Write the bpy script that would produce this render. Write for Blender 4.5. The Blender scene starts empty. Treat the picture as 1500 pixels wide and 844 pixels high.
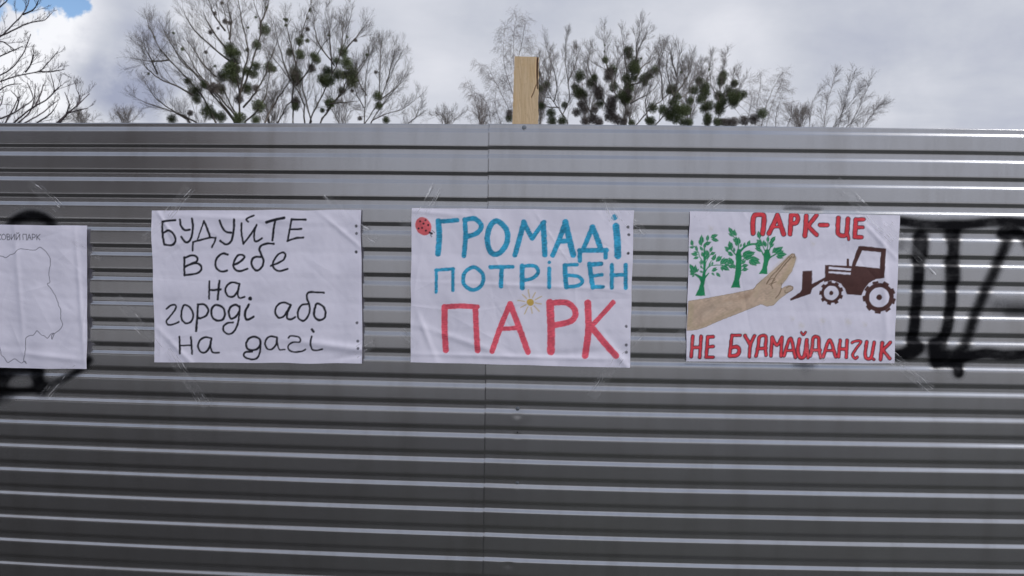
import bpy, math, random
import numpy as np
from mathutils import Vector, Matrix

# ------------------------------------------------------------------ camera, sky, sun, exposure
sc = bpy.context.scene
F_PX = 1100.0                       # focal length in 1500-wide picture units
CAM = np.array([0.0, -2.982, 1.560])
YAW, PITCH, ROLL = -0.037926, -0.052163, 0.0140046
def cam_axes():
    cy, sy = math.cos(YAW), math.sin(YAW)
    f = np.array([sy*math.cos(PITCH), cy*math.cos(PITCH), math.sin(PITCH)])
    r0 = np.array([cy, -sy, 0.0]); u0 = np.cross(r0, f)
    r = r0*math.cos(ROLL) + u0*math.sin(ROLL)
    return f, r, np.cross(r, f)
FW, RT, UP = cam_axes()
cd = bpy.data.cameras.new('camera'); cam = bpy.data.objects.new('camera', cd)
sc.collection.objects.link(cam)
cd.sensor_width = 36; cd.lens = F_PX/1500*36; cd.clip_start = 0.05; cd.clip_end = 3000
m = Matrix(((RT[0], UP[0], -FW[0], CAM[0]), (RT[1], UP[1], -FW[1], CAM[1]), (RT[2], UP[2], -FW[2], CAM[2]), (0, 0, 0, 1)))
cam.matrix_world = m
cd.dof.use_dof = True; cd.dof.focus_distance = 2.97; cd.dof.aperture_fstop = 6.3
sc.camera = cam
sc.view_settings.view_transform = 'Standard'; sc.view_settings.look = 'None'
sc.view_settings.exposure = 0.06; sc.view_settings.gamma = 1.0
sc.cycles.max_bounces = 8; sc.cycles.transparent_max_bounces = 12

def ray(px, py): return FW + RT*(px-750)/F_PX - UP*(py-422)/F_PX
def at(px, py, Y):                  # the point at depth Y (world y) seen in that direction
    d = ray(px, py); return CAM + d*((Y-CAM[1])/d[1])
def unit(px, py):
    d = ray(px, py); return d/np.linalg.norm(d)

SUN_EL, SUN_AZ = math.radians(42), math.radians(73)     # behind the photographer, a little to the right
world = bpy.data.worlds.new('World'); sc.world = world; world.use_nodes = True
wt = world.node_tree; wt.nodes.clear()
class NT:                           # tiny node helper
    def __init__(s, t): s.t = t
    def n(s, typ, **kw):
        o = s.t.nodes.new(typ)
        for k, v in kw.items():
            if k.startswith('i_'):
                key = k[2:]; key = int(key) if key.isdigit() else key.replace('_', ' ')
                s.put(o, key, v)
            else: setattr(o, k, v)
        return o
    def put(s, o, key, v):
        if isinstance(v, bpy.types.NodeSocket): s.t.links.new(v, o.inputs[key])
        else: o.inputs[key].default_value = v
    def m(s, op, a, b=0.0, c=None, clamp=False):
        o = s.t.nodes.new('ShaderNodeMath'); o.operation = op; o.use_clamp = clamp
        s.put(o, 0, a); s.put(o, 1, b)
        if c is not None: s.put(o, 2, c)
        return o.outputs[0]
    def v(s, op, a, b=None):
        o = s.t.nodes.new('ShaderNodeVectorMath'); o.operation = op
        s.put(o, 0, a)
        if b is not None: s.put(o, 1, b)
        return o.outputs['Value'] if op in ('DOT_PRODUCT', 'LENGTH') else o.outputs[0]
    def noise(s, vec, scale, detail=4, rough=0.5, dist=0.0):
        o = s.t.nodes.new('ShaderNodeTexNoise'); s.put(o, 'Vector', vec)
        o.inputs['Scale'].default_value = scale; o.inputs['Detail'].default_value = detail
        o.inputs['Roughness'].default_value = rough; o.inputs['Distortion'].default_value = dist
        return o.outputs['Fac']
    def ramp(s, val, a, b, lo=0.0, hi=1.0, smooth=True):
        o = s.t.nodes.new('ShaderNodeMapRange'); o.interpolation_type = 'SMOOTHSTEP' if smooth else 'LINEAR'
        s.put(o, 'Value', val); o.inputs['From Min'].default_value = a; o.inputs['From Max'].default_value = b
        o.inputs['To Min'].default_value = lo; o.inputs['To Max'].default_value = hi
        return o.outputs['Result']
    def mix(s, f, a, b):
        o = s.t.nodes.new('ShaderNodeMix'); o.data_type = 'RGBA'
        s.put(o, 0, f); s.put(o, 6, a); s.put(o, 7, b); return o.outputs[2]
    def xyz(s, x, y, z):
        o = s.t.nodes.new('ShaderNodeCombineXYZ'); s.put(o, 0, x); s.put(o, 1, y); s.put(o, 2, z); return o.outputs[0]
    def sep(s, v):
        o = s.t.nodes.new('ShaderNodeSeparateXYZ'); s.put(o, 0, v); return o.outputs
W = NT(wt)
tc = W.n('ShaderNodeTexCoord').outputs['Generated']
D = W.v('NORMALIZE', tc); dx, dy, dz = W.sep(D)
den = W.m('ADD', W.m('MAXIMUM', dz, 0.0), 0.22)
flat = W.xyz(W.m('DIVIDE', dx, den), W.m('DIVIDE', dy, den), W.m('MULTIPLY', dz, 0.6))
n_big = W.noise(flat, 0.9, 6, 0.55, 0.3)
n_mid = W.noise(flat, 2.3, 7, 0.55, 0.2)
n_fine = W.noise(D, 14.0, 6, 0.6)
n_soft = W.noise(D, 5.0, 4, 0.5)
warp = W.m('MULTIPLY', W.m('SUBTRACT', n_fine, 0.5), 0.10)
warp = W.m('ADD', warp, W.m('MULTIPLY', W.m('SUBTRACT', n_soft, 0.5), 0.10))
def blob(px, py, r0, r1, wp=True):  # 1 inside angular radius r0 (picture units), 0 beyond r1
    c = unit(px, py)
    ln = W.v('LENGTH', W.v('SUBTRACT', D, tuple(c)))
    if wp: ln = W.m('ADD', ln, warp)
    return W.ramp(ln, r0/F_PX, r1/F_PX, 1.0, 0.0)
val = W.m('ADD', 0.50, W.m('MULTIPLY', W.m('SUBTRACT', n_big, 0.5), 0.75))
val = W.m('ADD', val, W.m('MULTIPLY', W.m('SUBTRACT', n_mid, 0.5), 0.75))
val = W.m('ADD', val, W.m('MULTIPLY', W.m('SUBTRACT', n_fine, 0.5), 0.22))
for px, py, r0, r1, a in [(70, 75, 20, 120, .45), (125, 35, 10, 60, .22), (230, 45, 5, 70, .30), (183, 88, 15, 80, -.6),
                          (205, 8, 5, 60, -.3), (150, 130, 5, 60, -.25), (30, 165, 10, 90, .15), (330, 90, 20, 150, .12), (900, 130, 20, 140, .12), (620, 60, 10, 90, .12), (840, 30, 10, 110, -.1), (1340, 110, 20, 120, .08), (720, 55, 20, 150, -.08), (1095, 85, 10, 110, .38), (1440, 150, 20, 160, -.18),
                          (660, 125, 20, 120, .12), (1230, 50, 30, 190, -.2), (480, 30, 30, 200, .05), (1480, 30, 20, 130, .1)]:
    val = W.m('ADD', val, W.m('MULTIPLY', blob(px, py, r0, r1), a))
val = W.m('MULTIPLY', val, 1.0, clamp=True)
cr = W.n('ShaderNodeValToRGB'); W.put(cr, 0, val)
e = cr.color_ramp.elements
e[0].position = 0.0; e[0].color = (0.35, 0.38, 0.50, 1)
e[1].position = 1.0; e[1].color = (0.90, 0.91, 0.95, 1)
k = e.new(0.42); k.color = (0.56, 0.585, 0.66, 1)
k = e.new(0.72); k.color = (0.70, 0.715, 0.78, 1)
# gaps of blue: the one in the frame's corner and others high up
gapn = W.ramp(W.m('ADD', n_mid, W.m('MULTIPLY', W.m('SUBTRACT', n_fine, 0.5), 0.3)), 0.38, 0.52)
high = W.ramp(dz, 0.30, 0.60)
gap = W.m('MULTIPLY', W.m('MULTIPLY', gapn, high), 0.46)
corner = W.m('MAXIMUM', blob(35, -42, 50, 58), blob(95, -6, 20, 28))
corner = W.m('MAXIMUM', corner, blob(-28, 2, 28, 38))
gap = W.m('MAXIMUM', gap, corner)
sky = W.n('ShaderNodeTexSky', sky_type='NISHITA', sun_disc=False, sun_elevation=SUN_EL, sun_rotation=math.pi-SUN_AZ,
          air_density=1.0, dust_density=0.4, ozone_density=3.0)
bg_s = W.n('ShaderNodeBackground', i_Color=sky.outputs[0], i_Strength=0.14)
bg_c = W.n('ShaderNodeBackground', i_Color=cr.outputs[0], i_Strength=1.0)
mx = W.n('ShaderNodeMixShader'); W.put(mx, 0, gap); W.put(mx, 1, bg_c.outputs[0]); W.put(mx, 2, bg_s.outputs[0])
wo = W.n('ShaderNodeOutputWorld'); W.put(wo, 'Surface', mx.outputs[0])

sd = bpy.data.lights.new('sun', 'SUN'); sd.energy = 3.1; sd.angle = math.radians(20); sd.color = (1.0, 0.97, 0.93)
sun = bpy.data.objects.new('sun', sd); sc.collection.objects.link(sun)
sv = Vector((math.sin(SUN_AZ)*math.cos(SUN_EL), -math.cos(SUN_AZ)*math.cos(SUN_EL), math.sin(SUN_EL)))
sun.rotation_euler = (-sv).to_track_quat('-Z', 'Y').to_euler(); sun.location = (3, -12, 12)

# ------------------------------------------------------------------ helpers
def link(o, parent=None):
    sc.collection.objects.link(o)
    if parent is not None: o.parent = parent
    return o
def tag(o, label=None, cat=None, group=None, kind=None):
    if label: o['label'] = label
    if cat: o['category'] = cat
    if group: o['group'] = group
    if kind: o['kind'] = kind
    return o
def empty(name, loc):
    o = bpy.data.objects.new(name, None); o.location = loc; o.empty_display_size = .2
    return link(o)
def mesh_np(name, V, Fc, mat=None, smooth=True):
    """V (n,3), Fc (m,k) faces all of k corners"""
    V = np.asarray(V, np.float32); Fc = np.asarray(Fc, np.int32)
    me = bpy.data.meshes.new(name); k = Fc.shape[1]
    me.vertices.add(len(V)); me.vertices.foreach_set('co', V.ravel())
    me.loops.add(Fc.size); me.loops.foreach_set('vertex_index', Fc.ravel())
    me.polygons.add(len(Fc)); me.polygons.foreach_set('loop_start', np.arange(0, Fc.size, k, dtype=np.int32))
    me.polygons.foreach_set('use_smooth', np.full(len(Fc), smooth))
    me.update(calc_edges=True)
    if mat: me.materials.append(mat)
    return me
def obj(name, me, parent=None, origin=None):
    """world-coordinate mesh -> object; origin shifts the mesh into the parent's/own frame"""
    o = bpy.data.objects.new(name, me)
    if origin is not None: me.transform(Matrix.Translation(-Vector(origin)))
    link(o, parent)
    if parent is None and origin is not None: o.location = origin
    return o
def grid_faces(nr, nc):
    i = np.arange(nr-1)[:, None]*nc + np.arange(nc-1)[None, :]
    return np.stack([i, i+1, i+nc+1, i+nc], -1).reshape(-1, 4)
def mat_new(name):
    mt = bpy.data.materials.new(name); mt.use_nodes = True; mt.node_tree.nodes.clear()
    t = NT(mt.node_tree); p = t.n('ShaderNodeBsdfPrincipled'); o = t.n('ShaderNodeOutputMaterial')
    t.put(o, 'Surface', p.outputs[0]); return mt, t, p, o
def smooth_noise(x, y, seed, wl, n=8):
    r = np.random.RandomState(seed); s = 0
    for _ in range(n):
        a = r.uniform(0, 2*math.pi); w = 2*math.pi/(wl*r.uniform(.6, 1.6)); ph = r.uniform(0, 6.28)
        s = s + np.sin((x*math.cos(a)+y*math.sin(a))*w + ph)
    return s/math.sqrt(n)

# fence face: gently bowed in plan
def bow(x):
    x = np.asarray(x, float); q = np.clip((x-0.0415)/2.0, -1.5, 1.5)
    return -0.045*(1-q**2)
def on_fence(px, py):               # picture direction -> (x, z) where it meets the fence face
    d = ray(px, py); x = 0.0
    for _ in range(6):
        t = (float(bow(x))-CAM[1])/d[1]; x = t*d[0]
    return x, CAM[2]+t*d[2]

# ------------------------------------------------------------------ materials
def m_metal():
    mt, t, p, o = mat_new('painted_sheet_metal')
    g = t.n('ShaderNodeNewGeometry').outputs['Position']
    x, y, z = t.sep(g)
    streak = t.noise(t.xyz(t.m('MULTIPLY', x, 0.5), y, t.m('MULTIPLY', z, 1.0)), 3.0, 5, 0.6)
    fine = t.noise(g, 900.0, 2, 0.5)
    dirt = t.noise(t.xyz(t.m('MULTIPLY', x, 3.0), y, t.m('MULTIPLY', z, 0.5)), 3.5, 7, 0.65)
    base = t.mix(t.ramp(dirt, .42, .75), (0.465, 0.465, 0.48, 1), (0.405, 0.40, 0.405, 1))
    base = t.mix(t.m('MULTIPLY', fine, .12), base, (0.40, 0.40, 0.43, 1))
    at_ = t.n('ShaderNodeAttribute', attribute_name='spray').outputs['Fac']
    edge = t.m('ADD', at_, t.m('MULTIPLY', t.m('SUBTRACT', t.noise(g, 260.0, 2, .6), .5), .34), clamp=True)
    cl = t.noise(t.xyz(x, y, t.m('MULTIPLY', z, 2.0)), 9.0, 4, .6)
    sp = t.m('MULTIPLY', t.ramp(edge, .08, 1.0), t.ramp(cl, .25, .55, .90, 1.0))
    t.put(p, 'Base Color', t.mix(sp, base, (0.008, 0.008, 0.010, 1)))
    p.inputs['Metallic'].default_value = .96; p.inputs['Specular IOR Level'].default_value = .25
    r = t.m('ADD', 0.18, t.m('MULTIPLY', streak, 0.10)); r = t.m('ADD', r, t.m('MULTIPLY', sp, .3))
    t.put(p, 'Roughness', r)
    return mt
def m_paper():
    mt, t, p, o = mat_new('poster_paper')
    c = t.n('ShaderNodeAttribute', attribute_name='paint').outputs['Color']
    g = t.n('ShaderNodeNewGeometry').outputs['Position']
    n1 = t.noise(g, 9.0, 5, .6); n2 = t.noise(g, 420.0, 3, .6); cr = t.noise(g, 26.0, 6, .62, .8)
    mul = t.m('ADD', .955, t.m('MULTIPLY', n1, .07)); mul = t.m('ADD', mul, t.m('MULTIPLY', n2, .03))
    cc = t.n('ShaderNodeVectorMath', operation='SCALE', i_0=c, i_Scale=mul).outputs[0]
    t.put(p, 'Base Color', cc); p.inputs['Roughness'].default_value = .62
    p.inputs['Specular IOR Level'].default_value = .3
    h = t.m('ADD', t.m('MULTIPLY', cr, 1.0), t.m('MULTIPLY', n2, .01))
    b = t.n('ShaderNodeBump', i_Strength=0.09, i_Distance=0.006, i_Height=h); t.put(p, 'Normal', b.outputs[0])
    return mt
def m_simple(name, col, rough=.6, metal=0.0, var=.15, scale=40.0, bump=0.0):
    mt, t, p, o = mat_new(name)
    g = t.n('ShaderNodeNewGeometry').outputs['Position']; n = t.noise(g, scale, 4, .6)
    a = tuple(c*(1-var) for c in col)+(1,); b = tuple(min(1, c*(1+var)) for c in col)+(1,)
    t.put(p, 'Base Color', t.mix(n, a, b)); p.inputs['Roughness'].default_value = rough; p.inputs['Metallic'].default_value = metal
    if bump: t.put(p, 'Normal', t.n('ShaderNodeBump', i_Strength=bump, i_Distance=.01, i_Height=n).outputs[0])
    return mt
def m_wood():
    mt, t, p, o = mat_new('raw_pine')
    g = t.n('ShaderNodeTexCoord').outputs['Object']; x, y, z = t.sep(g)
    v = t.xyz(t.m('MULTIPLY', x, 18.0), t.m('MULTIPLY', y, 9.0), t.m('MULTIPLY', z, .8))
    n = t.noise(v, 6.0, 5, .6, .25); fib = t.noise(t.xyz(t.m('MULTIPLY', x, 60.0), y, t.m('MULTIPLY', z, 1.0)), 9.0, 4, .7)
    spots = t.ramp(t.noise(t.xyz(x, y, t.m('MULTIPLY', z, .6)), 160.0, 2, .5), .58, .70)
    c = t.mix(t.ramp(n, .35, .68), (0.66, 0.50, 0.32, 1), (0.57, 0.42, 0.25, 1))
    c = t.mix(t.m('MULTIPLY', fib, .16), c, (0.42, 0.28, 0.15, 1))
    c = t.mix(t.m('MULTIPLY', spots, .30), c, (0.40, 0.26, 0.13, 1))
    kn = t.ramp(t.noise(g, 16.0, 3, .5), .45, .72); c = t.mix(t.m('MULTIPLY', kn, .35), c, (0.55, 0.36, 0.17, 1))
    cr = t.n('ShaderNodeAttribute', attribute_name='crack').outputs['Fac']
    c = t.mix(cr, c, (0.09, 0.03, 0.018, 1))
    t.put(p, 'Base Color', c); p.inputs['Roughness'].default_value = .8
    t.put(p, 'Normal', t.n('ShaderNodeBump', i_Strength=.12, i_Distance=.001, i_Height=fib).outputs[0])
    return mt
def m_tape():
    mt = bpy.data.materials.new('clear_tape'); mt.use_nodes = True; mt.node_tree.nodes.clear(); t = NT(mt.node_tree)
    uv = t.n('ShaderNodeUVMap', uv_map='uv').outputs[0]; u, v, _ = t.sep(uv)   # metres along / across
    g = t.n('ShaderNodeNewGeometry').outputs['Position']
    wob = t.m('ADD', v, t.m('MULTIPLY', t.noise(g, 14.0, 2, .5), .02))
    s = t.noise(t.xyz(t.m('MULTIPLY', u, 6.0), t.m('MULTIPLY', wob, 190.0), 0.0), 1.0, 3, .6, .4)
    patch = t.noise(g, 24.0, 3, .6)
    st = t.m('MULTIPLY', t.ramp(s, .55, .66), t.ramp(patch, .42, .62))
    st2 = t.m('MULTIPLY', t.ramp(t.noise(g, 150.0, 4, .7), .62, .75), t.ramp(patch, .5, .62))
    f = t.m('ADD', t.m('MULTIPLY', st, .70), t.m('MULTIPLY', st2, .6)); f = t.m('ADD', f, .05, clamp=True)
    tr = t.n('ShaderNodeBsdfTransparent'); gl = t.n('ShaderNodeBsdfGlossy', i_Color=(1, 1, 1, 1), i_Roughness=.28)
    df = t.n('ShaderNodeBsdfDiffuse', i_Color=(.7, .7, .74, 1))
    m1 = t.n('ShaderNodeMixShader'); t.put(m1, 0, .45); t.put(m1, 1, gl.outputs[0]); t.put(m1, 2, df.outputs[0])
    m2 = t.n('ShaderNodeMixShader'); t.put(m2, 0, f); t.put(m2, 1, tr.outputs[0]); t.put(m2, 2, m1.outputs[0])
    o = t.n('ShaderNodeOutputMaterial'); t.put(o, 'Surface', m2.outputs[0])
    return mt
def m_leaf(name, a, b):
    mt, t, p, o = mat_new(name)
    g = t.n('ShaderNodeNewGeometry').outputs['Position']; n = t.noise(g, 9.0, 3, .6)
    t.put(p, 'Base Color', t.mix(n, a, b)); p.inputs['Roughness'].default_value = .6
    return mt
def m_ground():
    mt, t, p, o = mat_new('ground')
    g = t.n('ShaderNodeNewGeometry').outputs['Position']
    n = t.noise(g, .35, 6, .6); f = t.noise(g, 25.0, 6, .7)
    c = t.mix(t.ramp(n, .4, .62), (0.070, 0.071, 0.074, 1), (0.060, 0.064, 0.054, 1))
    c = t.mix(t.m('MULTIPLY', f, .6), c, (0.042, 0.042, 0.042, 1))
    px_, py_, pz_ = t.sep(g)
    dark_left = t.m('ADD', px_, t.m('MULTIPLY', t.m('SUBTRACT', n, .5), 3.0))      # colour darkened towards the left near the fence, to darken the metal's reflection
    c = t.mix(t.m('MULTIPLY', t.ramp(dark_left, -2.6, 1.8, 1.0, 0.0), t.ramp(py_, -9.0, -4.0)), c, (0.020, 0.019, 0.017, 1))
    t.put(p, 'Base Color', c); p.inputs['Roughness'].default_value = .95
    t.put(p, 'Normal', t.n('ShaderNodeBump', i_Strength=.7, i_Distance=.03, i_Height=f).outputs[0])
    return mt
METAL, PAPER, WOOD, TAPE = m_metal(), m_paper(), m_wood(), m_tape()
SCREW = m_simple('zinc_screw', (.22, .24, .27), .35, .8)
HOLE = m_simple('dark_hole', (.015, .015, .017), .9)
MIST = m_leaf('mistletoe_green', (.055, .075, .028, 1), (.125, .155, .060, 1))
MIST_B = m_leaf('mistletoe_brown', (.085, .070, .062, 1), (.17, .14, .125, 1))
BARK_G = m_simple('grey_bark', (.10, .084, .071), .9, 0, .35, 6)
BARK_D = m_simple('dark_bark', (.055, .042, .048), .9, 0, .3, 8)
BARK_F = m_simple('pale_grey_bark', (.125, .108, .097), .9, 0, .3, 5)
BARK_B = m_simple('birch_bark', (.18, .155, .145), .9, 0, .35, 5)

# ------------------------------------------------------------------ ground
gs = np.concatenate([-np.geomspace(900, 4, 14), np.linspace(-3, 3, 7), np.geomspace(4, 900, 14)])
X, Yg = np.meshgrid(gs, gs); V = np.stack([X, Yg, 0.02*smooth_noise(X, Yg, 3, 5.0)*(np.hypot(X, Yg) < 60)-.02], -1).reshape(-1, 3)
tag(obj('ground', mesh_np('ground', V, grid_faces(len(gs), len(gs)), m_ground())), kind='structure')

# unseen pale paved square with kerb, added to brighten the metal's reflection
xs_ = np.linspace(-90, 90, 61); ys_ = np.r_[-6.6, -6.6, -6.72, np.linspace(-7.5, -70, 26)]; zs_ = np.r_[-.05, .10, .10, np.full(26, .085)]
Xp, Yp = np.meshgrid(xs_, ys_); V = np.stack([Xp, Yp+.04*smooth_noise(Xp, Xp*0, 12, 6)*(Yp > -7), np.broadcast_to(zs_[:, None], Xp.shape)], -1).reshape(-1, 3)
tag(obj('added_pavement', mesh_np('added_pavement', V, grid_faces(len(ys_), len(xs_))[:, ::-1], m_simple('pale_concrete', (.42, .41, .40), .9, 0, .25, 1.2, .3), smooth=False)), kind='structure')

# ------------------------------------------------------------------ fence
PITCH_Z, Z0, TOP, BOT, DEP = 0.1, 1.95, 2.042, 0.09, 0.0068
def profile_rows():
    # one period below a dark overhanging step at z=0: (dz, depth behind the proud face)
    r = .0030
    def bend(z, d, za, da, zb, db):  # rounded corner between incoming dir and outgoing dir
        a = np.array([za-z, da-d]); b = np.array([zb-z, db-d]); a = a/np.hypot(*a); b = b/np.hypot(*b)
        c = np.array([z, d]); return [c+a*r, c+(a+b)*r*.28, c+b*r]
    pts = []
    pts += bend(.006, 0, .02, 0, -.006, DEP)
    pts += bend(-.006, DEP, .006, 0, -.02, DEP)
    pts += [(-.0118, DEP), (-.0165, DEP), (-.0212, DEP)]
    pts += bend(-.027, DEP, -.01, DEP, -.038, 0)
    pts += bend(-.038, 0, -.027, DEP, -.06, 0)
    pts += [(z, 0) for z in np.linspace(-.0405, -.0918, 9)[1:-1]]
    return [(float(p[0]), float(p[1])) for p in pts]
rows = []
for k_ in range(-1, 20):
    for dz_, d_ in profile_rows(): rows.append((Z0-PITCH_Z*k_+dz_, d_))
rows = [(TOP, DEP)]+[r for r in rows if BOT < r[0] < TOP-.001]+[(BOT, 0.0)]
rows = np.array(rows)
def seg_dist(P, A, B):
    AB = B-A; L = (AB**2).sum(); t = np.clip(((P-A)@AB)/max(L, 1e-12), 0, 1)
    return np.sqrt(((P-(A+t[:, None]*AB))**2).sum(1))
def poly_dist(P, pts):
    d = np.full(len(P), 1e9)
    for a, b in zip(pts[:-1], pts[1:]): d = np.minimum(d, seg_dist(P, np.array(a, float), np.array(b, float)))
    return d
def smooth_path(pts, n=7):
    P = np.array(pts, float)
    if len(P) < 3: return P
    closed = np.allclose(P[0], P[-1])
    E_ = np.vstack([P[-2] if closed else 2*P[0]-P[1], P, P[1] if closed else 2*P[-1]-P[-2]])
    out = []
    for i in range(len(P)-1):
        p0, p1, p2, p3 = E_[i:i+4]
        for t in np.linspace(0, 1, n, endpoint=False):
            out.append(.5*((2*p1)+(-p0+p2)*t+(2*p0-5*p1+4*p2-p3)*t*t+(-p0+3*p1-3*p2+p3)*t**3))
    out.append(P[-1]); return np.array(out)
# sprayed marks: picture-space tracings turned into metres on the fence: (points, diameter, strength)
def fp(ox, oy, s, pts): return [on_fence(ox+x/s, oy+y/s) for x, y in pts]
R_ = (1300, 270, 2.815); L_ = (0, 300, 2.813)
SPRAY = [
 (fp(*R_, [(-40, 150), (45, 152), (150, 166), (300, 168), (450, 155), (563, 160), (640, 170)]), 34, .95),
 (fp(*R_, [(135, 215), (128, 300), (122, 430), (110, 560), (100, 650), (108, 682), (60, 700), (10, 705)]), 38, 1.1),
 (fp(*R_, [(135, 225), (130, 290)]), 48, 1.1), (fp(*R_, [(120, 670), (95, 690)]), 48, 1.1),
 (fp(*R_, [(270, 185), (268, 300), (262, 420), (255, 520), (240, 600), (218, 660), (210, 720)]), 36, 1.1),
 (fp(*R_, [(265, 195), (266, 215)]), 48, 1.0), (fp(*R_, [(262, 320), (268, 390)]), 44, 1.0),
 (fp(*R_, [(195, 665), (205, 720), (240, 715)]), 56, 1.1), (fp(*R_, [(290, 700), (290, 778)]), 34, 1.1), (fp(*R_, [(190, 700), (196, 748)]), 16, .9),
 (fp(*R_, [(505, 195), (450, 330), (400, 440), (350, 560), (318, 660), (270, 730)]), 44, .80),
 (fp(*R_, [(470, 200), (540, 205), (590, 270), (640, 400)]), 38, .95), (fp(*R_, [(250, 725), (300, 715), (400, 697), (480, 705), (640, 700)]), 36, 1.05),
 (fp(*R_, [(450, 500), (563, 505), (640, 500)]), 62, .55), (fp(*R_, [(500, 530), (600, 530)]), 36, .45),
 (fp(*R_, [(60, 215), (50, 250)]), 50, .5),
 ([on_fence(1152, 306), on_fence(1172, 305), on_fence(1200, 308)], 9, .62), ([on_fence(1172, 330), on_fence(1176, 420), on_fence(1178, 545)], 10, .2),
 ([on_fence(1165, 535), on_fence(1190, 536)], 8, .5), ([on_fence(1160, 576), on_fence(1176, 573)], 6, .3),
 (fp(*L_, [(60, 105), (120, 70), (180, 95)]), 56, .45),
 (fp(*L_, [(10, 130), (45, 80), (90, 50), (140, 42), (190, 58), (215, 85)]), 44, .82),
 (fp(*L_, [(-60, 770), (0, 765), (60, 768), (150, 760), (250, 725), (340, 670), (370, 640)]), 34, .75),
 (fp(*L_, [(150, 690), (170, 760)]), 52, .95), (fp(*L_, [(30, 690), (-20, 780), (-60, 860)]), 46, 1.0),
 (fp(*L_, [(0, 690), (150, 672)]), 50, .85), (fp(*L_, [(-80, 800), (20, 790)]), 70, .6),
]
SCALE_W = .0027/2.815
def spray_amount(x, z):
    P = np.stack([x, z], 1); a = np.zeros(len(P))
    for pts, w, s in SPRAY:
        pts = smooth_path(pts, 5); w_ = w*(SCALE_W if w > 14.5 else .0027)
        lo = pts.min(0)-.08; hi = pts.max(0)+.08
        k = np.where((P[:, 0] > lo[0]) & (P[:, 0] < hi[0]) & (P[:, 1] > lo[1]) & (P[:, 1] < hi[1]))[0]
        if not len(k): continue
        d = poly_dist(P[k], pts); soft = max(.015, w_*.75) if w > 14.5 else .03; s = s*(1.12 if s > .7 else 1)
        f = 1/(1+np.exp((d-w_*.52)/(soft*.24)))*s
        halo = .14*s*np.exp(-(np.maximum(d-w_*.4, 0)/.026)**2)
        a[k] = 1-(1-a[k])*(1-np.clip(f+halo, 0, 1))
    return a
SX = -0.213                         # where the two sheets in view overlap
DENTS = [(-.083, .905, .0018, .018), (-.082, .818, .0010, .014), (-.11, .300, .0035, .020), (-.079, .612, .0010, .012), (-.073, 2.006, .0008, .02)]
def sheet(x0, x1, seed, lift, name, parent):
    xs = [x0]
    while xs[-1] < x1-1e-6:
        x = xs[-1]; step = .008 if (-2.45 < x < -1.75 or .9 < x < 2.15) else (.006 if -.22 < x < .02 else (.014 if -2.5 < x < 2.3 else .08))
        xs.append(min(x1, x+step))
    xs = np.array(xs); nr, nc = len(rows), len(xs)
    Xs = np.broadcast_to(xs, (nr, nc)); Zs = np.broadcast_to(rows[:, :1], (nr, nc)).copy(); Dp = rows[:, 1:]
    period = np.floor((Z0-Zs-.03)/PITCH_Z)
    wav = .00035*smooth_noise(Xs, period*.37, seed, .9) + .0004*smooth_noise(Xs, Zs*.8, seed+5, .55)
    cx = (Xs-x0)/(x1-x0)
    Yv = bow(Xs)+Dp-lift+wav
    if lift > .002: Yv = Yv - .0040*(1-np.exp(-(Xs-x0)/.30))
    ph = np.mod(Z0-Zs, PITCH_Z); tt = np.clip((ph-.038)/.056, 0, 1)-.5; rk = np.random.RandomState(seed+50).normal(size=64)
    Yv = Yv + tt*(.00045*rk[(period.astype(int)+30) % 64] + .00022*smooth_noise(Xs, period*5.3, seed+61, 1.3))
    Zv = Zs + .0006*smooth_noise(Xs, Zs*.2, seed+9, 1.2) + (.0015 if lift else 0)*np.exp(-(Xs-x0)/.4)
    for (ax, az, h, w) in DENTS:
        Yv = Yv + h*np.exp(-(((Xs-ax)/w)**2+((Zs-az)/(w*.8))**2)) - .5*h*np.exp(-(((Xs-ax)/(w*2))**2+((Zs-az)/(w*1.3))**2))
    V = np.stack([Xs, Yv, Zv], -1).reshape(-1, 3)
    me = mesh_np(name, V, grid_faces(nr, nc)[:, ::-1], METAL)
    a = me.attributes.new('spray', 'FLOAT', 'POINT')
    a.data.foreach_set('value', spray_amount(V[:, 0], V[:, 2]).astype(np.float32))
    o = obj(name, me, parent, FENCE_AT); md = o.modifiers.new('solid', 'SOLIDIFY'); md.thickness = .0006; md.offset = -1; md.use_rim = True
    return o
FENCE_AT = (0, 0, 0)
fence = empty('fence', FENCE_AT)
tag(fence, 'long grey corrugated metal site fence carrying the paper posters', 'fence')
sheet(SX-2.2-2.2, SX-2.2+.02, 21, 0.0, 'metal_sheet', fence)
sheet(SX-2.2, SX+.03, 33, 0.0012, 'metal_sheet', fence)
sheet(SX, SX+2.35, 47, 0.0024, 'metal_sheet', fence)
sheet(SX+2.33, SX+4.6, 55, 0.0036, 'metal_sheet', fence)
# screws and a screw hole
def screw_mesh():
    n = 12; prof = [(0, -.0062), (.0030, -.0062), (.0031, -.0030), (.0052, -.0028), (.0056, -.0012), (.0085, -.0010), (.0088, 0)]
    V = []; 
    for r, y in prof[1:]:
        for i in range(n):
            a = 2*math.pi*i/n; rr = r*(1.0 if r > .0045 else (1.12 if i % 2 == 0 else 1.0)); V.append((rr*math.cos(a), y, rr*math.sin(a)))
    Fc = [(j*n+i, (j+1)*n+i, (j+1)*n+(i+1) % n, j*n+(i+1) % n) for j in range(len(prof)-2) for i in range(n)]
    V.append((0, -.0062, 0)); c = len(V)-1
    me = bpy.data.meshes.new('screw'); me.from_pydata(V, [], Fc+[(i, (i+1) % n, c) for i in range(n)]); me.materials.append(SCREW); return me
sm = screw_mesh()
for x, z, r in [(-.073, 2.030, 1.05), (-.083, .929, .95), (-.079, .631, .95)]:
    o = bpy.data.objects.new('screw', sm); link(o, fence); o.location = (x, float(bow(x))+DEP-.0045, z); o.scale = (r, r, r)
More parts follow.
